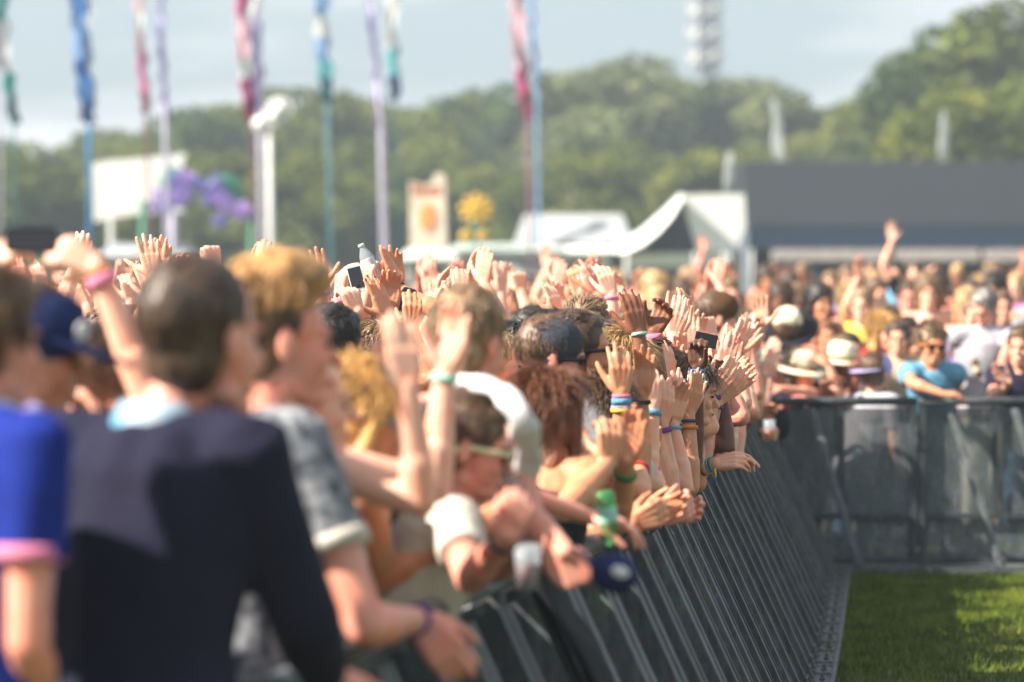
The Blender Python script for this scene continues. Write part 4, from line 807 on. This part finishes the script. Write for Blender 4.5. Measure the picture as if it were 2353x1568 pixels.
person('dark skinned person clapping with red nails and a beaded bracelet', head=P(1428, 842, 592), face=16, lean=6, sk='brown', hair='curly', hc='black', top='black', sleeve='tank',
       arms={'R': A(1468, 768, 600, -12, (-.35, 1, 0), 'clap', e=(1498, 985, 620)), 'L': A(1502, 762, 580, 24, (-.5, -1, -.2), 'cup', e=(1522, 960, 570)), 'nails': 'red'}, bands=[('R', 'mint', .0, .012), ('L', 'pink', .02, .026), ('L', 'navy', .045, .01)])
N2('person in the first row clapping with a light wrist below the beaded bracelet', pair(1408, 1128, 745, 2, (34, -4), e=(1390, 1190, 760), e2=(1440, 1180, 730)), 745, hd=(1360, 1010, 700), sk='fair', hair='short', hc='brown', top='denim', lean=14) if False else None
N2('person with orange nails clapping between the dark hands and the dark camera', pair(1536, 878, 565, 3, (16, 3), e=(1532, 1085, 575), e2=(1552, 1080, 560)), 565, hd=(1490, 880, 545), sk='fair', hair='long', hc='darkbrown', top='red', sleeve='tank', bands=[WB('R', 'orange')])
N2('person with pale praying hands in the middle of the front row', pair(1552, 952, 582, 10, (26, -3), 'flat', e=(1512, 1128, 590), e2=(1568, 1120, 585)), 580, hd=(1500, 940, 560), sk='pale', hair='bob', hc='lightbrown', top='denim', sleeve='short', bands=[WB('L', 'purple', .05, .02), WB('R', 'sky', .03, .01)])
r_ = N2('person with blue nails and tanned hands pressed together', dict(pair(1583, 948, 572, 6, (12, -2), 'flat', e=(1585, 1118, 580), e2=(1602, 1110, 570)), nails='blue'), 570, hd=(1540, 915, 540), sk='tan', hair='long', hc='black', top='navy', bands=[WB('R', 'orange', .06, .016), WB('R', 'charcoal', .035, .012)])
N2('dark skinned person raising a small camera with a stack of bracelets', {'R': A(1601, 845, 570, 4, (-.1, -1, 0), 'pinch', e=(1592, 1060, 575)), 'L': A(1655, 900, 545, -8, (-.3, -1, 0), 'relaxed', e=(1668, 1030, 545))}, 560, hd=(1560, 860, 530), sk='dark', hair='curly', hc='black', top='charcoal', bands=[WB('R', 'pink', .022, .012), WB('R', 'mint', .036, .010), WB('R', 'white', .048, .008), WB('R', 'black', .058, .006), WB('R', 'sky', .008, .008), WB('R', 'pink', .070, .009)])
c_ = P(1622, 782, 560); o = empty('camera', tuple(c_), 'small black camera raised in the dark skinned hand', 'camera'); m = MB(); m.box((0, 0, 0), V(.045, 0, -.01), V(0, .012, 0), V(.006, 0, .028)); link('body', m.mesh('body'), mat('phone_black', (.015, .015, .018), .3), o); m = MB(); m.lathe([(.001, 0), (.02, 0), (.02, .02), (.015, .022), (.001, .023)], (0, .012, 0), (0, 1, 0), 16); link('lens', m.mesh('lens', smooth=True), mat('screen_glass', (.012, .012, .016), .06, spec=.8), o)
N2('pale person raising a fist with pink and white wristbands', {'R': A(1636, 775, 510, -16, (-.5, .8, 0), 'fist', e=(1652, 905, 520)), 'L': A(1690, 830, 490, 10, 'c', 'relaxed')}, 505, hd=(1600, 850, 490), sk='pale', hair='long', hc='blond', top='white', bands=[WB('R', 'pink', .012, .012), WB('R', 'white', .032, .02)])
N2('person clapping with hands slanting right over the barrier', pair(1650, 918, 545, 55, (14, -14), 'clap', e=(1598, 1085, 560), e2=(1640, 1060, 545)), 545, hd=(1580, 905, 520), sk='fair', hair='short', hc='lightbrown', top='purple', bands=[('R', 'purple', .03, .016, 0), ('L', 'sky', .02, .01)])
N2('person clapping with long upright fingers nearest the barrier corner', pair(1693, 905, 490, 18, (10, -4), 'clap', e=(1668, 1055, 510), e2=(1690, 1040, 500)), 500, hd=(1630, 880, 470), sk='pale', hair='bun', hc='brown', top='beige', bands=[WB('R', 'pink')])
N2('person with one arm high and a blue wristband before the far crowd', {'R': A(1752, 752, 385, -4, (-.2, -1, 0), 'open', e=(1712, 850, 390)), 'L': A(1700, 900, 380, 40, 'd', 'relaxed')}, 435, hd=(1668, 870, 385), sk='fair', hair='short', hc='brown', top='sky', bands=[WB('R', 'sky', .02, .02)])
N2('person clapping low beside the straw hat', pair(1757, 862, 385, 15, (10, 0), 'clap', e=(1735, 950, 388), e2=(1750, 945, 380)), 385, hd=(1700, 860, 380), sk='pale', hair='long', hc='ginger', top='teal', bands=[WB('L', 'purple')])
r_ = person('person resting folded hands over the rail with beads and a blue and yellow tassel', head=P(1585, 905, 555), face=4, lean=34, hpitch=-6, sk='fair', hair='long', hc='darkbrown', top='denim', sleeve='short', vox=.0045,
       arms={'R': A(1642, 1066, 572, 80, (0, .8, -.7), 'relaxed', e=(1530, 1100, 585)), 'L': A(1655, 1052, 552, 92, (.1, -.6, -.7), 'relaxed', e=(1570, 1085, 545))}, bands=[('R', 'teal', .012, .008), ('R', 'beige', .024, .008), ('R', 'white', .036, .009), ('R', 'red', .050, .012), ('R', 'yellow', .044, .006, 1)])
c_ = P(1643, 1100, 585); o = empty('tassel', tuple(c_), 'blue and yellow tassel hanging from the beaded wrist over the rail', 'tassel')
for nm, z, cc in (('yellow_thread', .022, 'yellow'), ('blue_thread', -.010, 'blue')): m = MB(); m.tube([(0, 0, z+.018), (0.001, 0, z), (.002, 0, z-.018)], [.006, .009, .007], 10, .6); link(nm, m.mesh('t', smooth=True), cloth(cc), o)
for (u, v, s, e, sk_, lab, top, hc_, bc) in [(1470, 1112, 655, (1470, 1135, 670), 'tan', 'leaning person with tanned elbows on the rail behind the clasped hands', 'white', 'brown', 'red'),
        (1520, 1010, 610, (1540, 1130, 620), 'fair', 'leaning person with a raised forearm and a cloth wristband', 'lilac', 'blond', 'purple')]:
    N2(lab, pair(u, v-40, s, 4, (24, 0), 'clap', e=e, e2=(e[0]+30, e[1]-12, s-15)), s, hd=(u-80, v-160, s-20), sk=sk_, hair='long', hc=hc_, top=top, sleeve='tank', bands=[WB('R', bc, .03, .02), WB('L', 'sky', .03, .01)])
N2('person with clasped hands near the upturned bottle', {'R': A(1452, 1205, 720, 68, (.1, .9, .1), 'cup', e=(1300, 1235, 735)), 'L': A(1480, 1190, 690, 70, (0, -.9, .1), 'relaxed', e=(1370, 1215, 680))}, 700, hd=(1262, 1010, 690), sk='tan', hair='short', hc='darkbrown', top='grey', lean=26, bands=[WB('R', 'maroon')])
def jacket():
    o = empty('jacket', (railx(11.0), 11.0, 0), 'black jacket hung over the rail below the dangling fist', 'jacket'); m = MB(); R_ = []
    for i, (z, n_, w) in enumerate([(1.02, -.09, .15), (1.10, -.07, .16), (1.135, -.01, .17), (1.10, .06, .18), (.98, .12, .20), (.85, .20, .21), (.70, .27, .20), (.58, .33, .15)]):
        R_.append((V(n_, 0, z), V(.10*w, w, 0), V(.018, 0, .016)))
    m.loft(R_, 22); link('cloth', remesh(m, .010, 1, fn=lambda c: noise3(c*V(1, 1, .3), 26, 4)*.012), cloth('black'), o)
jacket()
def cup(u, v, s, label, drink):
    o = empty('plastic_cup', tuple(P(u, v, s)), label, 'cup'); m = MB(); m.lathe([(.001, 0), (.026, 0), (.036, .11), (.034, .11), (.025, .003), (.001, .004)], (0, 0, 0)); link('cup', m.mesh('cup', smooth=True), GLS, o)
    m = MB(); m.lathe([(.001, .005), (.0245, .005), (.029, .06), (.001, .061)], (0, 0, 0)); link('drink', m.mesh('drink', smooth=True), mat('red_drink', drink, .15), o)
cup(1212, 1352, 915, 'clear plastic cup of dark red drink held below the dangling hands', (.16, .004, .01))
# ---- hands raised over the left and middle of the crowd
hands = [
 ('person with clapping hands and a spread thumb highest on the left', pair(352, 634, 560, -14, (14, 6), 'open', 'flat'), 560, dict(sk='fair', hair='short', hc='brown', top='white', face=30)),
 ('person clapping right below the highest left hands', pair(360, 690, 560, -24, (-2, -6), 'clap', 'open'), 560, dict(sk='pale', hair='long', hc='blond', top='pink', face=10)),
 ('person holding a clear bottle with a blue straw in a curled hand', {'R': A(436, 650, 520, -10, (-.3, -1, 0), 'cup'), 'L': A(392, 665, 510, -20, (.6, -.5, 0), 'grip')}, 520, dict(sk='pink', hair='short', hc='brown', top='grey')),
 ('person raising a fist with a pink wristband left of the blond quiff', {'R': A(494, 614, 515, -12, (-.4, .9, 0), 'fist')}, 515, dict(sk='pale', hair='short', hc='sandy', top='black', bands=[WB('R', 'pink', .015, .016)])),
 ('person with an open palm and a striped wristband right of the blond quiff', {'R': A(742, 658, 505, -14, (-.1, -1, 0), 'open', hint=(0, 0, -1)), 'L': A(752, 700, 480, -20, (-.1, -1, 0), 'relaxed')}, 505, dict(sk='fair', hair='short', hc='darkbrown', top='red', bands=[WB('R', 'lilac', .025, .02)])),
 ('person photographing with a white phone and a pink wristband', {'L': A(780, 680, 565, 8, (.75, .5, .1), 'hold', e=(762, 810, 570)), 'R': A(822, 720, 575, -20, (-.5, .6, .5), 'pinch', e=(800, 830, 580))}, 565, dict(hd=(790, 860, 545), sk='fair', hair='long', hc='brown', top='teal', face=40, bands=[WB('L', 'pink', .03, .022)])),
 ('person lifting a clear bottle with a white cap', {'R': A(848, 668, 560, -10, (.3, .9, 0), 'grip', e=(812, 800, 560)), 'L': A(868, 655, 545, -4, (-.6, -.6, 0), 'grip')}, 560, dict(hd=(815, 870, 540), sk='pale', hair='short', hc='brown', top='sky')),
 ('person pressing long flat hands together beside the bottle', pair(908, 658, 545, -5, (6, 2), 'flat', na=(-.9, .5, 0), nb=(.5, -.9, 0)), 545, dict(sk='tan', hair='short', hc='black', top='white', face=70, bands=[WB('R', 'maroon', .02, .01)])),
 ('person with red nails and tanned clapping hands below the bottle', dict(pair(886, 728, 570, -16, (12, -14), 'open', 'clap'), nails='gloss_red'), 570, dict(sk='tan', hair='long', hc='black', top='orange', sleeve='tank')),
 ('person with a ringed hand holding a black phone up', {'R': A(945, 752, 560, 2, (-.1, .9, .3), 'hold')}, 560, dict(sk='tan', hair='long', hc='darkbrown', top='purple')),
 ('person with purple nails and fingers pointing up left', dict(pair(198, 700, 500, -30, (8, 0), 'flat'), nails='purple'), 500, dict(sk='fair', hair='long', hc='brown', top='black')),
 ('person with teal nails and hands held together', dict(pair(95, 668, 430, 2, (-12, -2), 'relaxed', 'relaxed'), nails='teal'), 430, dict(sk='pale', hair='long', hc='brown', top='pink')),
 ('person with orange lit clapping hands below the black phone', pair(55, 650, 430, -16, (10, 2), 'open', 'clap'), 430, dict(sk='pink', hair='short', hc='brown', top='blue')),
 ('person with a low fist at the left edge', {'R': A(16, 668, 430, -10, (-.3, 1, 0), 'fist')}, 430, dict(sk='pale', hair='short', hc='brown', top='green')),
 ('person with a pale thick forearm raised behind the pink wristband', {'R': A(172, 615, 540, 20, (-.3, 1, 0), 'relaxed', e=(135, 720, 550))}, 540, dict(sk='pale', hair='short', hc='sandy', top='grey')),
 ('person with soft pink palms beside the purple nails', pair(222, 690, 470, -12, (10, -6), 'open', 'open'), 470, dict(sk='pink', hair='long', hc='blond', top='white')),
 ('person clapping low left of the short haired head', pair(262, 672, 430, 10, (8, 0), 'clap'), 430, dict(sk='fair', hair='short', hc='brown', top='maroon')),
 ('person with cupped hands before the green booth', pair(300, 690, 470, -6, (12, 0), 'cup', 'clap'), 470, dict(sk='pale', hair='long', hc='auburn', top='mint')),
 ('person with blurred pale palm left of the low white stall', {'R': A(986, 676, 400, 0, 'c', 'flat')}, 400, dict(sk='pale', hair='short', hc='brown', top='lilac')),
 ('person with blurred pink palm below the low white stall', {'R': A(1049, 668, 400, 0, 'c', 'flat')}, 400, dict(sk='pink', hair='short', hc='blond', top='grey')),
 ('person raising a pale wrist left of the pink necked person', pair(1152, 672, 420, 6, (10, 0), 'clap'), 420, dict(sk='pale', hair='long', hc='brown', top='purple')),
 ('person raising a curled hand above the sandy hair', {'R': A(1196, 668, 430, -8, (-.3, 1, 0), 'fist')}, 430, dict(sk='fair', hair='short', hc='brown', top='beige')),
 ('person clapping right of the sandy hair', pair(1280, 725, 480, -4, (12, -4), 'clap'), 480, dict(sk='pale', hair='long', hc='blond', top='white')),
 ('person aiming a compact camera above the streaky blond hair', {'R': A(1335, 665, 450, -20, (-.1, .9, .2), 'pinch'), 'L': A(1312, 662, 440, 30, (-.1, -.9, .2), 'pinch')}, 450, dict(sk='tan', hair='short', hc='black', top='charcoal')),
 ('person clapping high with pink fingers before the marquee', pair(1372, 672, 480, -22, (8, 0), 'clap', 'clap'), 480, dict(sk='pink', hair='short', hc='brown', top='white')),
 ('person with a pale back of hand and pink wristband before the marquee', {'R': A(1406, 676, 490, -18, (-.3, 1, 0), 'relaxed'), 'L': A(1424, 700, 470, -10, (-.3, -1, 0), 'clap')}, 490, dict(sk='pale', hair='long', hc='golden', top='yellow', bands=[WB('R', 'pink', .02, .018)])),
 ('person with pink hands low beside the dark clapping hands', pair(1356, 705, 470, -10, (10, 0), 'clap'), 470, dict(sk='pink', hair='short', hc='brown', top='sky')),
 ('person clapping just right of the dark clapping hands', pair(1545, 770, 545, 10, (12, 0), 'clap'), 545, dict(sk='pale', hair='short', hc='brown', top='white')),
 ('person with a raised palm left of the small camera', {'R': A(1570, 860, 550, -10, 'c', 'flat')}, 550, dict(sk='fair', hair='long', hc='blond', top='mint', bands=[WB('R', 'teal')])),
 ('person clapping above the slanting hands', pair(1680, 812, 505, 24, (12, -4), 'clap'), 505, dict(sk='pale', hair='short', hc='brown', top='grey', bands=[WB('R', 'pink', .02, .02)])),
 ('person with narrow praying hands above the corner', pair(1722, 800, 450, 4, (8, 0), 'flat'), 450, dict(sk='pink', hair='short', hc='darkbrown', top='beige')),
 ('person with a crooked wrist and a yellow wristband', {'R': A(1545, 740, 530, 30, (-.5, .8, 0), 'relaxed')}, 530, dict(sk='tan', hair='bob', hc='black', top='purple', bands=[WB('R', 'yellow', .02, .016)])),
 ('person clapping with a dangling purple ribbon', dict(pair(1640, 900, 560, 40, (12, -8), 'clap', e=(1610, 1080, 560), e2=(1625, 1070, 550))), 560, dict(hd=(1555, 930, 550), sk='fair', hair='short', hc='brown', top='lilac', bands=[('R', 'purple', .02, .02, 1)])),
 ('person with a low bare forearm beside the red nails', {'R': A(1500, 930, 640, -6, (-.3, 1, 0), 'relaxed', e=(1485, 1110, 645))}, 640, dict(hd=(1400, 960, 630), sk='pale', hair='short', hc='sandy', top='white', bands=[WB('R', 'sky', .03, .02)])),
 ('person with a small fist behind the blond head', {'R': A(1402, 740, 480, 0, (-.3, 1, 0), 'fist')}, 480, dict(sk='fair', hair='short', hc='lightbrown', top='navy')),
 ('person clapping behind the person in round sunglasses', pair(1520, 850, 530, 2, (12, 0), 'clap'), 530, dict(sk='fair', hair='short', hc='black', top='orange')),
 ('person with a hand just above the navy sweater shoulder line', pair(690, 690, 460, -8, (12, 4), 'clap'), 460, dict(sk='fair', hair='short', hc='brown', top='green')),
 ('person clapping between the phones and the pink necked person', pair(1085, 700, 470, -5, (12, 0), 'clap'), 470, dict(sk='fair', hair='bun', hc='brown', top='red')),
 ('person with folded fingers above the near pale hands', pair(1010, 700, 500, 4, (10, 0), 'cup'), 500, dict(sk='pink', hair='short', hc='ginger', top='white')),
 ('person clapping behind the brown hat wearer', pair(1590, 800, 520, -4, (12, 0), 'clap'), 520, dict(sk='pale', hair='short', hc='brown', top='black', bands=[WB('R', 'black')])),
 ('person clapping in the second row by the corner', pair(1660, 850, 520, 8, (12, 0), 'clap'), 520, dict(sk='pink', hair='long', hc='brown', top='green', bands=[WB('R', 'sky')])),
 ('person clapping in the third row by the corner', pair(1700, 840, 470, -6, (10, 0), 'clap'), 470, dict(sk='fair', hair='short', hc='blond', top='maroon')),
]
for lab, ar, s, k_ in hands: N2(lab, ar, s, **k_)
phone('white phone with a black screen raised in the middle', P(818, 639, 562), (-.26, .05, 1), (.12, -1, .1), 'white')
phone('black phone tilted in the ringed hand', P(935, 690, 552), (.30, .1, 1), (-.2, -1, 0), 'black', .066, .105)
bottle('clear bottle with a white cap raised above the hands', P(862, 640, 552), (-.42, 0, 1), .155, .030, 'white')
bottle('clear bottle with a blue straw in the curled left hands', P(398, 672, 512), (-.1, 0, 1), .12, .033, 'sky', lab='mint')
# ---- leaning people near the corner
person('person in a brown knitted hat facing right near the corner', head=P(1682, 735, 388), hs=1.2, face=0, lean=3, sk='fair', hair='short', hc='brown', top='charcoal', hat=('beanie', 'brown2'), vox=.008)
person('person in a beige flat cap below the brown hat', head=P(1692, 790, 384), hs=1.15, face=5, lean=4, sk='fair', hair='short', hc='sandy', top='khaki', hat=('cap', 'beige'), vox=.008)
person('person with a black brimmed straw hat tilted to the back', head=P(1812, 760, 338), hs=1.1, face=80, hpitch=38, lean=4, sk='fair', hair='short', hc='brown', top='teal', hat=('two', 'cream', .19), vox=.008)
person('bald looking sunburnt person bending over the corner rail', head=P(1782, 872, 344), face=-15, hpitch=-30, lean=34, sk='pink', hair='crop', hc='lightbrown', top='navy', vox=.008, arms={'R': A(1745, 960, 356, 75, (0, .8, -.6), 'relaxed'), 'L': A(1805, 925, 352, 80, (0, -.8, -.6), 'relaxed')})
person('person holding a plastic cup of orange drink over the rail', head=P(1690, 900, 385), face=10, lean=30, hpitch=-8, sk='tan', hair='short', hc='black', top='maroon', vox=.007,
       arms={'R': A(1745, 1003, 395, 80, (.3, .9, 0), 'grip', e=(1672, 1000, 400)), 'L': A(1730, 960, 380, 60, (0, -.8, -.5), 'relaxed')}, bands=[('R', 'black', .02, .034, 0, 'watch')])
o = empty('plastic_cup', tuple(P(1768, 1008, 394)), 'clear plastic cup of orange drink held over the rail', 'cup'); m = MB(); m.lathe([(.001, 0), (.026, 0), (.036, .11), (.034, .11), (.025, .003), (.001, .004)], (0, 0, 0)); link('cup', m.mesh('cup', smooth=True), GLS, o); m = MB(); m.lathe([(.001, .005), (.0245, .005), (.029, .05), (.001, .051)], (0, 0, 0)); link('drink', m.mesh('drink', smooth=True), mat('orange_drink', (.75, .13, .01), .2), o)
o = empty('shoulder_bag', tuple(P(1795, 975, 360)), 'dark maroon bag hanging at the corner rail', 'bag'); m = MB(); m.ell((0, 0, 0), V(.06, 0, .0), V(0, .05, 0), V(-.005, 0, .10), 16, 10); link('pouch', remesh(m, .008, 1, fn=lambda c: noise3(c, 40, 2)*.004), cloth('black'), o); m = MB(); m.tube([(-.04, 0, .06), (-.03, 0, .14), (.03, 0, .14), (.04, 0, .06)], .008, 8); link('strap', m.mesh('strap', smooth=True), cloth('maroon'), o)
# ---- far barrier row
FB = dict(vox=.008, group='people along the far barrier')
person('person in a round straw hat shading the eyes at the far barrier', head=P(1842, 858, 345), face=-72, hyaw=20, hpitch=-12, lean=34, sk='fair', hair='bob', hc='darkbrown', top='navy', hat=('sun', 'cream', .165), arms={'L': A(1905, 838, 352, -40, (-.6, -.4, -.5), 'flat', e=(1930, 920, 356)), 'R': A(1800, 893, 356, -80, 'd', 'relaxed', e=(1868, 905, 360))}, **FB)
person('dark skinned person in a straw hat with a hand at the chin', head=P(1932, 838, 342), face=-80, hyaw=30, hpitch=-8, lean=26, sk='brown', hair='short', hc='black', top='grey', hat=('sun', 'cream', .15), arms={'L': A(1975, 862, 348, -10, (-.6, -.5, 0), 'fist', e=(1950, 915, 356)), 'R': A(1890, 880, 345, 70, 'd', 'relaxed', e=(1900, 912, 350))}, **FB)
person('person in a patterned backwards cap and a white shirt with a dark strap', head=P(2022, 862, 350), face=40, lean=20, sk='fair', hair='short', hc='brown', top='softwhite', hat=('cap', 'lilac', 'back'), **FB)
person('bearded person in a blue shirt leaning both forearms on the far barrier', head=P(2142, 792, 350), face=-92, hyaw=12, hpitch=-6, lean=30, sk='tan', hair='messy', hc='lightbrown', top='sky', glasses='orange', sw=.92, arms={'R': A(2165, 905, 362, 95, (.2, .3, -1), 'relaxed', e=(2098, 882, 360)), 'L': A(2192, 912, 366, -170, (-.6, 0, -.6), 'relaxed', e=(2205, 862, 350))}, **FB)
person('grey haired person in a white polo holding a bottle to the belt', head=P(2262, 712, 318), face=-98, hyaw=-25, hpitch=-22, lean=3, sk='pink', hair='short', hc='grey', top='softwhite', trim='softwhite', legs='offwhite', sw=1.12, arms={'R': A(2232, 838, 322, 140, (.3, .4, -1), 'grip', e=(2208, 812, 318)), 'L': A(2296, 852, 322, -160, (-.4, .4, -1), 'relaxed', e=(2318, 800, 318))}, **FB)
bottle('small brown bottle in the hand of the person in the white polo', P(2252, 868, 326), (-.3, 0, 1), .15, .028, 'yellow', mat('brown_glass', (.08, .03, .01), .1), 'cream')
person('person in a red top with long fair hair behind the backwards cap', head=P(2032, 765, 305), face=-60, lean=4, sk='fair', hair='long', hc='golden', top='red', **FB)
person('person with a hand at the mouth leaning by the right edge', head=P(2345, 800, 345), face=-110, lean=24, sk='fair', hair='short', hc='brown', top='navy', arms={'R': A(2318, 880, 350, -50, (.5, -.4, 0), 'relaxed')}, **FB)
person('person with a pink face in dark glasses behind the straw hats', head=P(1862, 775, 300), face=-80, lean=4, sk='pink', hair='short', hc='lightbrown', top='grey', glasses='black', **FB)
person('person in a navy shirt behind the blue shirt', head=P(2085, 772, 300), face=-95, lean=3, sk='tan', hair='short', hc='black', top='navy', **FB)
# ------------------------------------------------------------- the rest of the crowd, from a few poses
def proto(i, vox):
    rs = random.Random(900+i); kinds = ['down', 'clap', 'up', 'one', 'chest', 'down', 'clap', 'phone']; kd = kinds[i % 8]; hair = ['short', 'long', 'messy', 'bun', 'short', 'bob', 'curly', 'pony'][i % 8]
    zz = 1.70; F = V(0, 1, 0); arms = {}
    def mk(x, y, z, f, n, pose): return dict(w=V(x, y, z), f=nrm(V(*f)), n=nrm(V(*n)), pose=pose)
    if kd == 'clap': arms = {'R': mk(.05, .30, 1.45, (-.1, .3, 1), (-1, .2, 0), 'clap'), 'L': mk(-.05, .30, 1.45, (.1, .3, 1), (1, .2, 0), 'clap')}
    if kd == 'up': arms = {'R': mk(.10, .12, 1.88, (-.15, .1, 1), (-.8, .5, 0), 'clap'), 'L': mk(-.06, .12, 1.88, (.15, .1, 1), (.8, .5, 0), 'clap')}
    if kd == 'one': arms = {'R': mk(.22, .12, 1.90, (.1, .1, 1), (0, 1, 0), 'open')}
    if kd == 'chest': arms = {'R': mk(.06, .28, 1.18, (-1, .3, .1), (0, -1, 0), 'relaxed'), 'L': mk(-.06, .30, 1.22, (1, .3, 0), (0, -1, 0), 'relaxed')}
    if kd == 'phone': arms = {'R': mk(.08, .30, 1.62, (-.1, .3, 1), (-.9, .3, 0), 'hold')}
    r = person('prototype', base=(0, 0), head=V(0, .02, zz-.125), face=90, lean=3, arms=arms, hair=hair, vox=vox, detail=False, dense=.5, plain=True, rs=rs, sleeve='tank' if i % 4 == 1 else 'short')
    return r, kd, hair
print('LABELS', [o.name+': '+o['label'] for o in SC.objects if o.get('label') and not 4 <= len(o['label'].split()) <= 16])
PROT = [proto(i, .007) for i in range(8)]
PEOPLE_N = len(PEOPLE)-8; PEOPLE[:] = PEOPLE[:PEOPLE_N]
SKN = ['pale', 'fair', 'fair', 'pink', 'tan', 'olive', 'brown', 'pale', 'pink', 'fair']; HRN = ['blond', 'sandy', 'lightbrown', 'brown', 'darkbrown', 'black', 'auburn', 'brown', 'darkbrown', 'lightbrown']
TPN = ['white', 'navy', 'sky', 'blue', 'red', 'black', 'grey', 'pink', 'purple', 'teal', 'green', 'yellow', 'orange', 'beige', 'maroon', 'cream', 'lilac', 'white', 'denim', 'offwhite', 'cream', 'lilac', 'sky', 'offwhite']
PRETTY = {'sky': 'light blue', 'blue': 'mid blue', 'offwhite': 'off white', 'lilac': 'lilac', 'denim': 'denim blue', 'lightbrown': 'light brown', 'darkbrown': 'dark brown', 'golden': 'golden blond', 'sandy': 'sandy'}
ARMW = {'down': 'person standing', 'clap': 'person clapping', 'up': 'person clapping overhead', 'one': 'person waving', 'chest': 'person folding hands', 'phone': 'person touching their face'}
HRW = {'short': 'short', 'long': 'long', 'messy': 'tousled', 'bun': 'tied', 'bob': 'bobbed', 'curly': 'curly', 'pony': 'ponytailed'}
USED = set()
def place(x, y, face, z, where, rs, hat=None, far=False, group='people standing in the far crowd'):
    for _ in range(60):
        i = rs.choice([0, 4, 5, 0, 5, 4, 1, 7, 0, 5, 0, 3]) if far else (rs.choice([0, 1, 2, 4, 5, 6, 7]) if y > 15 else rs.choice([0, 1, 4, 5, 6])); sk_ = rs.choice(SKN); hc_ = rs.choice(HRN); tp = rs.choice(TPN); pr, kd, hair = PROT[i]
        lab = '%s %s hair, %s top, %s, %s' % (HRW[hair], PRETTY.get(hc_, hc_), PRETTY.get(tp, tp), ARMW[kd], where)
        if lab not in USED: break
    USED.add(lab)
    r = pr.copy(); COL.objects.link(r); r.location = (x, y, 0); r.rotation_euler = (0, 0, radians(face-90)); r.scale = (1, 1, z/1.70)
    r['label'] = lab; r['group'] = group
    cm = {'body': skin(sk_), 'shirt': cloth(tp), 'vest_top': cloth(tp), 'hair': hairm(hc_), 'trousers': cloth(rs.choice(['denim', 'navy', 'charcoal', 'beige', 'offwhite', 'black'])), 'shoes': cloth('charcoal')}
    for ch in pr.children:
        c = ch.copy(); COL.objects.link(c); c.parent = r
        nm = ch.name.split('.')[0]; m_ = cm.get(nm)
        if m_: c.material_slots[0].link = 'OBJECT'; c.material_slots[0].material = m_
        for g2 in ch.children: d = g2.copy(); COL.objects.link(d); d.parent = c
    if hat:
        q = empty('tmp', (0, 0, 0), '', 'x'); bpy.data.objects.remove(q)
        C = V(0, .02, 1.575); make_hat(hat, C, V(0, 1, 0), V(1, 0, 0), UP, (0, 0, 0), r)
        r['label'] = '%s hat, ' % ({'cream': 'straw', 'black': 'dark'}.get(hat[1], 'pale'))+lab
    PEOPLE.append((x, y)); return r
def free(x, y, d): return all((x-a)**2+(y-b)**2 > d*d for a, b in PEOPLE)
rs = random.Random(21)
# behind the leaning row, left of the rail
cnt = 0
for y in np.arange(12.6, 24.8, .55):
    for j in range(1, 9):
        x = railx(y)+.16-j*.46+rs.uniform(-.1, .1); yy = y+rs.uniform(-.15, .15)
        if x < -1240/ (FPX/yy) or not free(x, yy, .36): continue
        if yy < 17 and x > railx(yy)-(1.0 if yy < 15 else .6): continue
        place(x, yy, rs.uniform(0, 45), rs.uniform(1.58, 1.74), 'row %d behind near rail' % (j), rs, group='people standing behind the leaning row'); cnt += 1
# behind the far barrier
n2 = 0; yy = 25.75; row = 0
while yy < 58:
    s = FPX/yy; x0 = -1240/s; x1 = 1260/s; x = x0+rs.uniform(0, .4); step = .50 if yy < 34 else .62
    while x < x1:
        u = 1176+x*s
        if any(abs(u-a) < b+.22*s and yy < c for a, b, c in ((2262, 62, 27.7), (2142, 50, 25.9), (2022, 45, 25.9), (1842, 40, 25.9), (1932, 35, 25.9))): x += .3; continue
        if (u > 1480 or (yy > 30 and rs.random() < .5)) and free(x, yy, .38):
            wz = ('far left' if u < 700 else 'marquee left' if u < 1400 else 'at the marquee' if u < 1750 else 'dark tent left' if u < 1950 else 'dark tent middle' if u < 2180 else 'dark tent right')
            hat = rs.choice([('fed', 'cream', .16), ('fed', 'black', .15), ('cap', 'offwhite')]) if (row < 5 and rs.random() < .16) else None
            place(x, yy+rs.uniform(-.2, .2), -90+rs.uniform(-35, 30), rs.uniform(1.40, 1.70) if yy < 29 else rs.uniform(1.6, 1.9) if yy < 40 else rs.uniform(1.78, 2.0), ('far front, ' if yy < 31 else 'far back, ' if yy > 42 else 'far middle, ')+wz, rs, hat, far=True); n2 += 1
        x += step*rs.uniform(.85, 1.4)*(1 if yy < 36 else 1.5)
    yy += .72 if yy < 33 else 2.2; row += 1
for pr, kd, hair in PROT:
    for ch in list(pr.children):
        for g2 in list(ch.children): bpy.data.objects.remove(g2)
        bpy.data.objects.remove(ch)
    bpy.data.objects.remove(pr)
print('LABELS', [o.name+': '+o['label'] for o in SC.objects if o.get('label') and not 4 <= len(o['label'].split()) <= 16])
print('CROWD', cnt, n2, len(PEOPLE))
